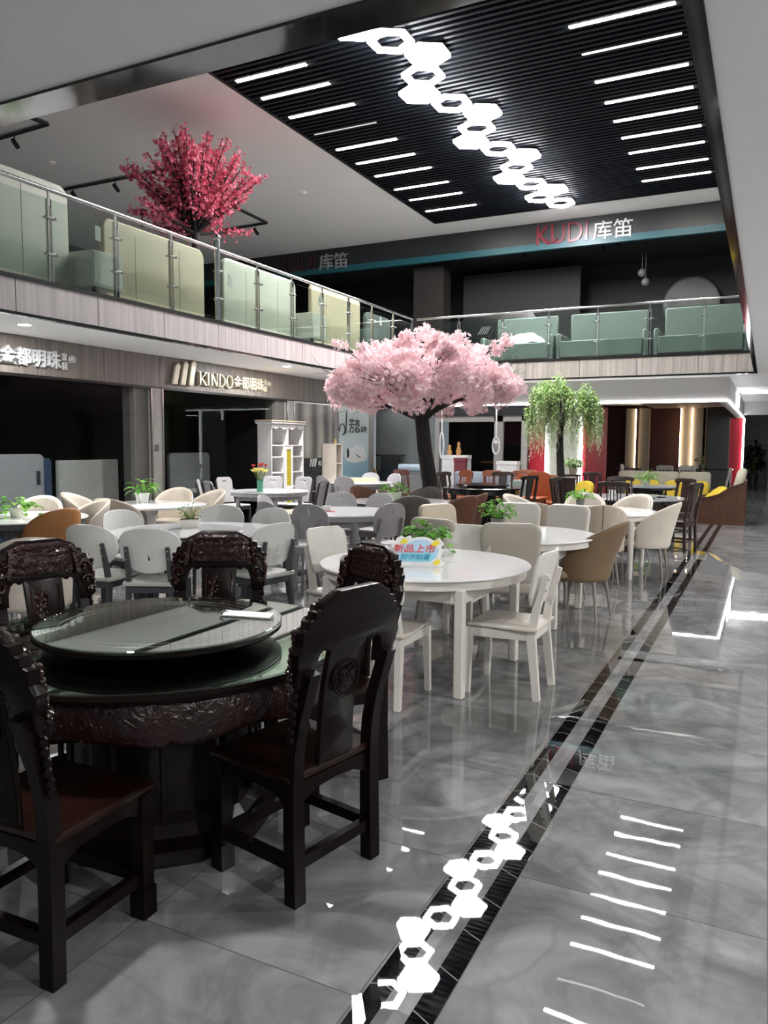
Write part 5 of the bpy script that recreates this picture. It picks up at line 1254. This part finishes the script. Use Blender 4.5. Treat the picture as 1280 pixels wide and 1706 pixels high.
obj('base', MB().span(-.43, .43, -.43, .43, .0, .10).span(-.40, .40, -.42, .42, .10, .34), M_oak, t, smooth=0)
obj('back_panel', MB().span(-.43, .43, -.45, -.40, .1, .90, bev=.01), M_oak, t, smooth=0)
obj('seat_cushion', MB().span(-.39, .39, -.38, .42, .34, .47, bev=.04, ), M_up, t, smooth=60)
obj('back_cushion', MB().shape([superell(.37, .30, 3, 0, .76)], .18, bev=.08, n=4, f=lambda v: Vector((v.x, v.y - .26 - .2 * (v.z - .6), v.z))), M_up, t, smooth=60)
cushion(-.92, 17.25, .60, 1.9, .9, 'yellow cushion leaning in the dark armchair at the end of the floor lines')
t = thing('sofa', 'long beige three-seat sofa with dark wooden base facing us before the red-walled shop', 'sofa', (-2.15, 18.75, 0), PI)
obj('base', MB().span(-1.05, 1.05, -.4, .42, .04, .34), M_oak, t, smooth=0)
for i in range(3):
    x = -.68 + .68 * i
    obj('seat_cushion', MB().span(x - .335, x + .335, -.2, .44, .34, .48, bev=.04), M_up, t, smooth=60)
    obj('back_cushion', MB().span(x - .338, x + .338, -.40, -.2, .42, 1.0, bev=.05), M_up, t, smooth=60)
for s in (-1, 1): obj('arm', MB().span(s * 1.1 - .06, s * 1.1 + .06, -.42, .42, .0, .62, bev=.02), M_oak, t, smooth=0)
for x, lb in ((-2.75, 'yellow cushion at the left of the long beige sofa'), (-2.35, 'yellow cushion left of centre on the long beige sofa'), (-1.85, 'yellow cushion right of centre on the long beige sofa'), (-1.32, 'yellow cushion at the right end of the long beige sofa')):
    cushion(x, 18.40, .62, PI, .25, lb, s=.15)
# orange carved seat and table near the greenery
M_org = mat('orange_wood', '9a4d2c', .35, var=.2, scale=5, stretch=(5, 5, 1))
t = thing('carved_sofa', 'orange-brown carved wooden settee in front of the hanging greenery', 'settee', (-4.35, 15.9, 0), PI)
obj('seat', MB().span(-.5, .5, -.25, .3, .38, .44, bev=.01), M_org, t, smooth=0)
obj('backrest', MB().shape([[(-.5, .44), (.5, .44), (.5, .86), (.4, .95), (.25, .96), (.15, 1.02), (-.15, 1.02), (-.25, .96), (-.4, .95), (-.5, .86)]], .05, bev=.01).move(Matrix.Translation((0, -.27, 0))), M_org, t, smooth=20)
for s in (-1, 1): obj('arm', MB().span(s * .5 - .035, s * .5 + .035, -.27, .3, .0, .64, bev=.01), M_org, t, smooth=0)
obj('apron', MB().span(-.48, .48, .25, .28, .12, .38), M_org, t, smooth=0)
cushion(-4.62, 15.72, .62, PI, .25, 'grey-green plush cushion on the orange settee', mat('plush_grey', '6f7c78', .9, var=.3, scale=20), .2)
t = thing('side_table', 'orange-brown square wooden table in front of the carved settee', 'table', (-4.25, 14.95, 0))
obj('tabletop', MB().span(-.35, .35, -.3, .3, .52, .57, bev=.008), M_org, t, smooth=0)
for a in (-1, 1):
    for b in (-1, 1): obj('leg', MB().span(a * .3 - .03, a * .3 + .03, b * .25 - .03, b * .25 + .03, 0, .52), M_org, t, smooth=0)
obj('apron', MB().span(-.3, .3, -.27, .27, .36, .52), M_org, t, smooth=0)
t = thing('cabinet', 'narrow dark upright wooden chair-back cabinet left of the yellow-cushioned armchair', 'cabinet', (-3.42, 14.6, 0), .2)
obj('body', MB().span(-.2, .2, -.2, .2, 0, .96, bev=.01), mat('dark_walnut', '2b1d1b'), t, smooth=0); obj('top', MB().span(-.22, .22, -.22, .22, .96, .99, bev=.005), mat('dark_walnut', '2b1d1b'), t, smooth=0)
obj('door', MB().span(-.17, .17, -.212, -.2, .06, .9, bev=.005), mat('dark_walnut', '2b1d1b'), t, smooth=0)
place('ch', ch, -3.35, 15.9, 150, 'dark chair with yellow cushion, left of the upright strip light', 'dark chairs near the red wall')
cushion(-3.30, 15.78, .66, 150 * PI / 180, .3, 'yellow cushion on the dark chair left of the red wall', s=.17)
potted_plant('bushy pale green plant on a stand below the hanging greenery', -3.85, 17.2, .95, pr=.10, ph=.14, n=150, spread=.20, height=.26, leaf=.09, lw=.35, seed=15, pot='c9c8b8', m=mat_petals('pale_leaf', '8fb070', 'b5cf98', 'd8e4c4', .3))
t = thing('plant_stand', 'dark stand under the bushy pale plant by the red wall', 'stand', (-3.85, 17.2, 0))
obj('top', MB().span(-.16, .16, -.16, .16, .91, .95), M_oak, t, smooth=0)
for a in (-1, 1):
    for b in (-1, 1): obj('leg', MB().span(a * .13 - .015, a * .13 + .015, b * .13 - .015, b * .13 + .015, 0, .91), M_oak, t, smooth=0)
# blue-grey sofas on light wood by the far window
M_blue = mat('blue_grey_fabric', '7f8894', .8, var=.06)
for x, lb in ((-6.36, 'blue-grey cushioned bench by the far shop window, right of the trunk'), (-5.58, 'second blue-grey cushioned bench by the far shop window, behind the spindle chairs')):
    t = thing('bench', lb, 'bench', (x, 17.25, 0), PI, 'blue-grey benches')
    obj('base', MB().span(-.37, .37, -.22, .3, .1, .42), mat('light_wood', 'b98a56', .5), t, smooth=0)
    obj('seat_cushion', MB().span(-.36, .36, -.2, .3, .42, .54, bev=.03), M_blue, t, smooth=60); obj('back_cushion', MB().span(-.36, .36, -.24, -.1, .5, .96, bev=.04), M_blue, t, smooth=60)
    obj('foot', MB().span(-.34, -.28, -.2, .28, 0, .1).span(.28, .34, -.2, .28, 0, .1), mat('light_wood', 'b98a56'), t, smooth=0)
t = thing('rolled_mat', 'rolled pale blue mat standing on a box behind the dark red chair', 'rolled mat', (-8.0, 17.7, .9), .1)
obj('roll', MB().tube([(-.32, 0, .1), (.32, 0, .1)], .1, 20), mat('mat_blue', '9fb0bd', .6), t)
t = thing('crate', 'grey box under the rolled pale blue mat', 'box', (-8.0, 17.7, 0), .1)
obj('body', MB().span(-.35, .35, -.2, .2, 0, .87, bev=.01), mat('crate_grey', '77797a', .6), t, smooth=0); obj('lid', MB().span(-.36, .36, -.21, .21, .87, .90), mat('crate_grey', '77797a'), t, smooth=0)
t = thing('console_table', 'black carved console by the grey wall, left of the tree trunk', 'table', (-8.75, 18.05, 0))
obj('top', MB().span(-.34, .34, -.18, .18, 1.28, 1.33), M_bl, t, smooth=0); obj('body', MB().span(-.22, .22, -.14, .14, .9, 1.28), M_bl, t, smooth=0); obj('base', MB().span(-.4, .4, -.2, .2, 0, .9), M_bl, t, smooth=0)
# things inside the middle shop
def simple_box(name, label, cat, x, y, z0, dims, m, group=None):
    t = thing(name, label, cat, (x, y, z0), 0, group); a, b, h = dims
    obj('body', MB().span(-a / 2, a / 2, -b / 2, b / 2, 0, h * .93, bev=.006), m, t, smooth=0); obj('top', MB().span(-a / 2 - .01, a / 2 + .01, -b / 2 - .01, b / 2 + .01, h * .93, h), m, t, smooth=0); return t
simple_box('counter', 'white counter in front of the far shop window, right of the trunk', 'counter', -6.93, 18.06, 0, (.68, .26, 1.33), M_white)
simple_box('counter', 'white counter by the far window pier, right-hand one', 'counter', -5.60, 18.06, 0, (.50, .26, 1.20), M_white)
simple_box('crate', 'maroon box standing before the right end of the white counter', 'box', -6.74, 17.84, 0, (.30, .12, 1.27), MATS['maroon_board'])
simple_box('stove', 'grey boxy appliance in the far shop, left of the hanging greenery', 'appliance', -5.5, 20.0, 0, (.62, .5, 1.22), mat('appliance_grey', '6f7676', .4))
t = thing('pendant_ornament', 'white rope with open oval ring hanging by the far window pier', 'ornament', (-5.93, 18.1, 2.5))
obj('rope', MB().tube([(0, 0, .05), (0, 0, -.72)], .022, 8), M_white, t); obj('ring', MB().tube([(.085 * math.sin(a), 0, -.93 - .2 * math.cos(a)) for a in frange(0, 2 * PI, 33)], .02, 8, cap=False), M_white, t); obj('knot', MB().ball((0, 0, -.86), .06, 2), M_white, t)
t = thing('pendant_ornament', 'white rope with narrow oval ring just right of the leaning trunk', 'ornament', (-7.35, 18.1, 2.5))
obj('rope', MB().tube([(0, 0, .05), (0, 0, -.6)], .022, 8), M_white, t); obj('ring', MB().tube([(.05 * math.sin(a), 0, -.92 - .32 * math.cos(a)) for a in frange(0, 2 * PI, 33)], .022, 8, cap=False), M_white, t)
for x, y, h, lb in ((-7.12, 18.06, .26, 'wooden figure on the left end of the white counter'), (-6.88, 18.06, .34, 'tall wooden figure on the white counter in the far shop')):
    tag(obj('figurine', MB().lathe([(.05, 1.33), (.07, 1.33 + h * .3), (.03, 1.33 + h * .65), (.045, 1.33 + h * .85), (0, 1.33 + h)], 12, (x, y, 0)), mat('light_wood', 'b98a56')), lb, 'ornament', 'wooden figures')
t = thing('round_dining_table', 'light wooden table deep in the far shop behind the window', 'table', (-6.8, 21.2, 0))
obj('tabletop', MB().lathe([(0, 1.08), (.55, 1.08), (.56, 1.10), (.55, 1.12), (0, 1.12)], 32), mat('light_wood', 'b98a56'), t); obj('pedestal', MB().lathe([(.25, 0), (.1, .1), (.08, .9), (.2, 1.08)], 16), mat('light_wood', 'b98a56'), t)

# red-walled shop interior
M_col = mat('taupe_column', '8f8a84', .5, var=.04)
for i, (x0, x1, led_x, lb) in enumerate(((-4.66, -4.32, -4.31, 'first'), (-4.20, -3.86, None, 'second'), (-2.77, -2.46, -2.79, 'third'), (-2.40, -2.06, -2.42, 'fourth'), (-1.98, -1.93, None, 'fifth'))):
    struct('trim_%d' % (25 + i), MB().span(x0, x1, 29.2, 29.6, 0, 2.92), M_col, smooth=0)
    if led_x: tag(obj('strip_light', MB().span(led_x - .012, led_x + .012, 29.13, 29.2, .8, 2.9), M_ledwarm, smooth=0), 'warm upright strip light on the %s column deep in the red-walled shop' % lb, 'strip light', 'warm strip lights in the red-walled shop')
def white_chair(x, y, rot, lb): place('wsp', spindle_chair('c9c6c0', 1.05), x, y, rot, lb, 'white chairs inside the red-walled shop')
white_chair(-2.55, 22.3, 175, 'left white slatted chair behind the beige sofa'); white_chair(-1.95, 22.3, 180, 'right white slatted chair behind the beige sofa')
white_chair(-1.12, 20.9, 95, 'white chair seen edge-on at the right end of the beige sofa'); white_chair(-3.45, 23.0, -90, 'white chair seen edge-on deep left in the red-walled shop')
for x, y, lb in ((-4.0, 24.5, 'dark table deep left inside the red-walled shop'), (-2.2, 23.4, 'dark table behind the white slatted chairs'), (-1.5, 25.0, 'dark table at the right inside the red-walled shop')):
    t = thing('dining_table', lb, 'table', (x, y, 0), 0, 'dark tables inside the red-walled shop')
    obj('tabletop', MB().span(-.6, .6, -.4, .4, .88, .92, bev=.006), M_bl, t, smooth=0)
    for a in (-1, 1):
        for b in (-1, 1): obj('leg', MB().span(a * .52 - .03, a * .52 + .03, b * .33 - .03, b * .33 + .03, 0, .88), M_bl, t, smooth=0)
potted_plant('small dark-leaved flower pot on a table deep in the red-walled shop', -1.75, 24.9, .92, pr=.08, ph=.12, n=30, spread=.16, height=.28, leaf=.10, lw=.35, seed=21, pot='6d6a62', m=mat_petals('dim_leaf', '4a4f30', '6a6030', '8a6a40'))
# corridor end
potted_plant('dark leafy floor plant at the end of the far right corridor', -.5, 34.5, 0, pr=.22, ph=.5, n=140, spread=.30, height=1.5, leaf=.32, lw=.2, seed=22, pot='3b3b3b', m=mat_petals('dark_leaf', '1e261e', '2a332a', '364036'), group=None)
simple_box('cabinet', 'pale cabinet at the very right edge, end of the corridor', 'cabinet', .32, 34.5, 0, (.6, .5, 1.05), mat('cabinet_pale', '8f9290', .5))

# left shop interiors
M_hb = mat('headboard_grey', 'c6c8cc', .6, var=.03); M_navyf = mat('navy_fabric', '3f5676', .8); M_cwh = mat('mattress_white', 'dcdcd6', .7)
t = thing('bed', 'grey headboard bed with blue side inside the first left shop window', 'bed', (-10.5, 7.7, 0), PI / 2)
obj('headboard', MB().shape([rrect(-1.15, 1.02, .45, 1.38, .08)], .14, bev=.03, n=3), M_hb, t)
obj('side_cover', MB().span(1.02, 1.16, -.12, .30, .0, 1.34, bev=.04), M_navyf, t, smooth=40); obj('base', MB().span(-1.2, 1.15, -.25, .4, .0, .48, bev=.04), M_navyf, t, smooth=40)
obj('handle', MB().span(-.62, -.42, -.085, -.07, 1.02, 1.06), M_dgrey, t, smooth=0); obj('catch', MB().span(.88, .94, -.085, -.07, .92, 1.14), M_dgrey, t, smooth=0)
obj('mattress', MB().span(-1.1, 1.0, .1, 2.0, .3, .52, bev=.04), M_cwh, t, smooth=40)
for y0, y1, z0, z1, x, lb in ((8.95, 10.25, .80, 1.32, -10.4, 'upright white headboard in the first left shop window, right of the blue-sided bed'),):
    t = thing('bed', lb, 'bed', (x, (y0 + y1) / 2, 0), PI / 2); Wd = (y1 - y0) / 2
    obj('headboard', MB().span(-Wd, Wd, -.05, .05, .5, 1.30, bev=.02), M_cwh, t, smooth=0); obj('base', MB().span(-Wd, Wd, .05, 1.9, .1, .45, bev=.02), M_cwh, t, smooth=0); obj('foot', MB().span(-Wd + .05, Wd - .05, .1, 1.8, 0, .1), M_black, t, smooth=0)
for yc, x, wd, m, lb in ((11.2, -11.5, .55, mat('hb_dark', '4b4c4e', .6), 'dim dark headboard bed in the left part of the second shop window'), (13.1, -11.2, .62, mat('hb_mid', '9c9da0', .6), 'grey headboard bed in the right part of the second shop window')):
    t = thing('bed', lb, 'bed', (x, yc, 0), PI / 2)
    obj('headboard', MB().shape([rrect(-wd, wd, .35, 1.36, .08)], .12, bev=.03), m, t); obj('base', MB().span(-wd, wd, -.9, -.06, .0, .48, bev=.04), m, t, smooth=40); obj('mattress', MB().span(-wd + .04, wd - .04, -.85, -.06, .48, .62, bev=.04), M_cwh, t, smooth=40)
simple_box('wardrobe', 'tall dim grey panel wardrobe deep in the second shop window', 'wardrobe', -12.6, 15.0 - 1.4, 0, (.4, .5, 2.4), mat('ward_grey', '5b5c5d', .5))
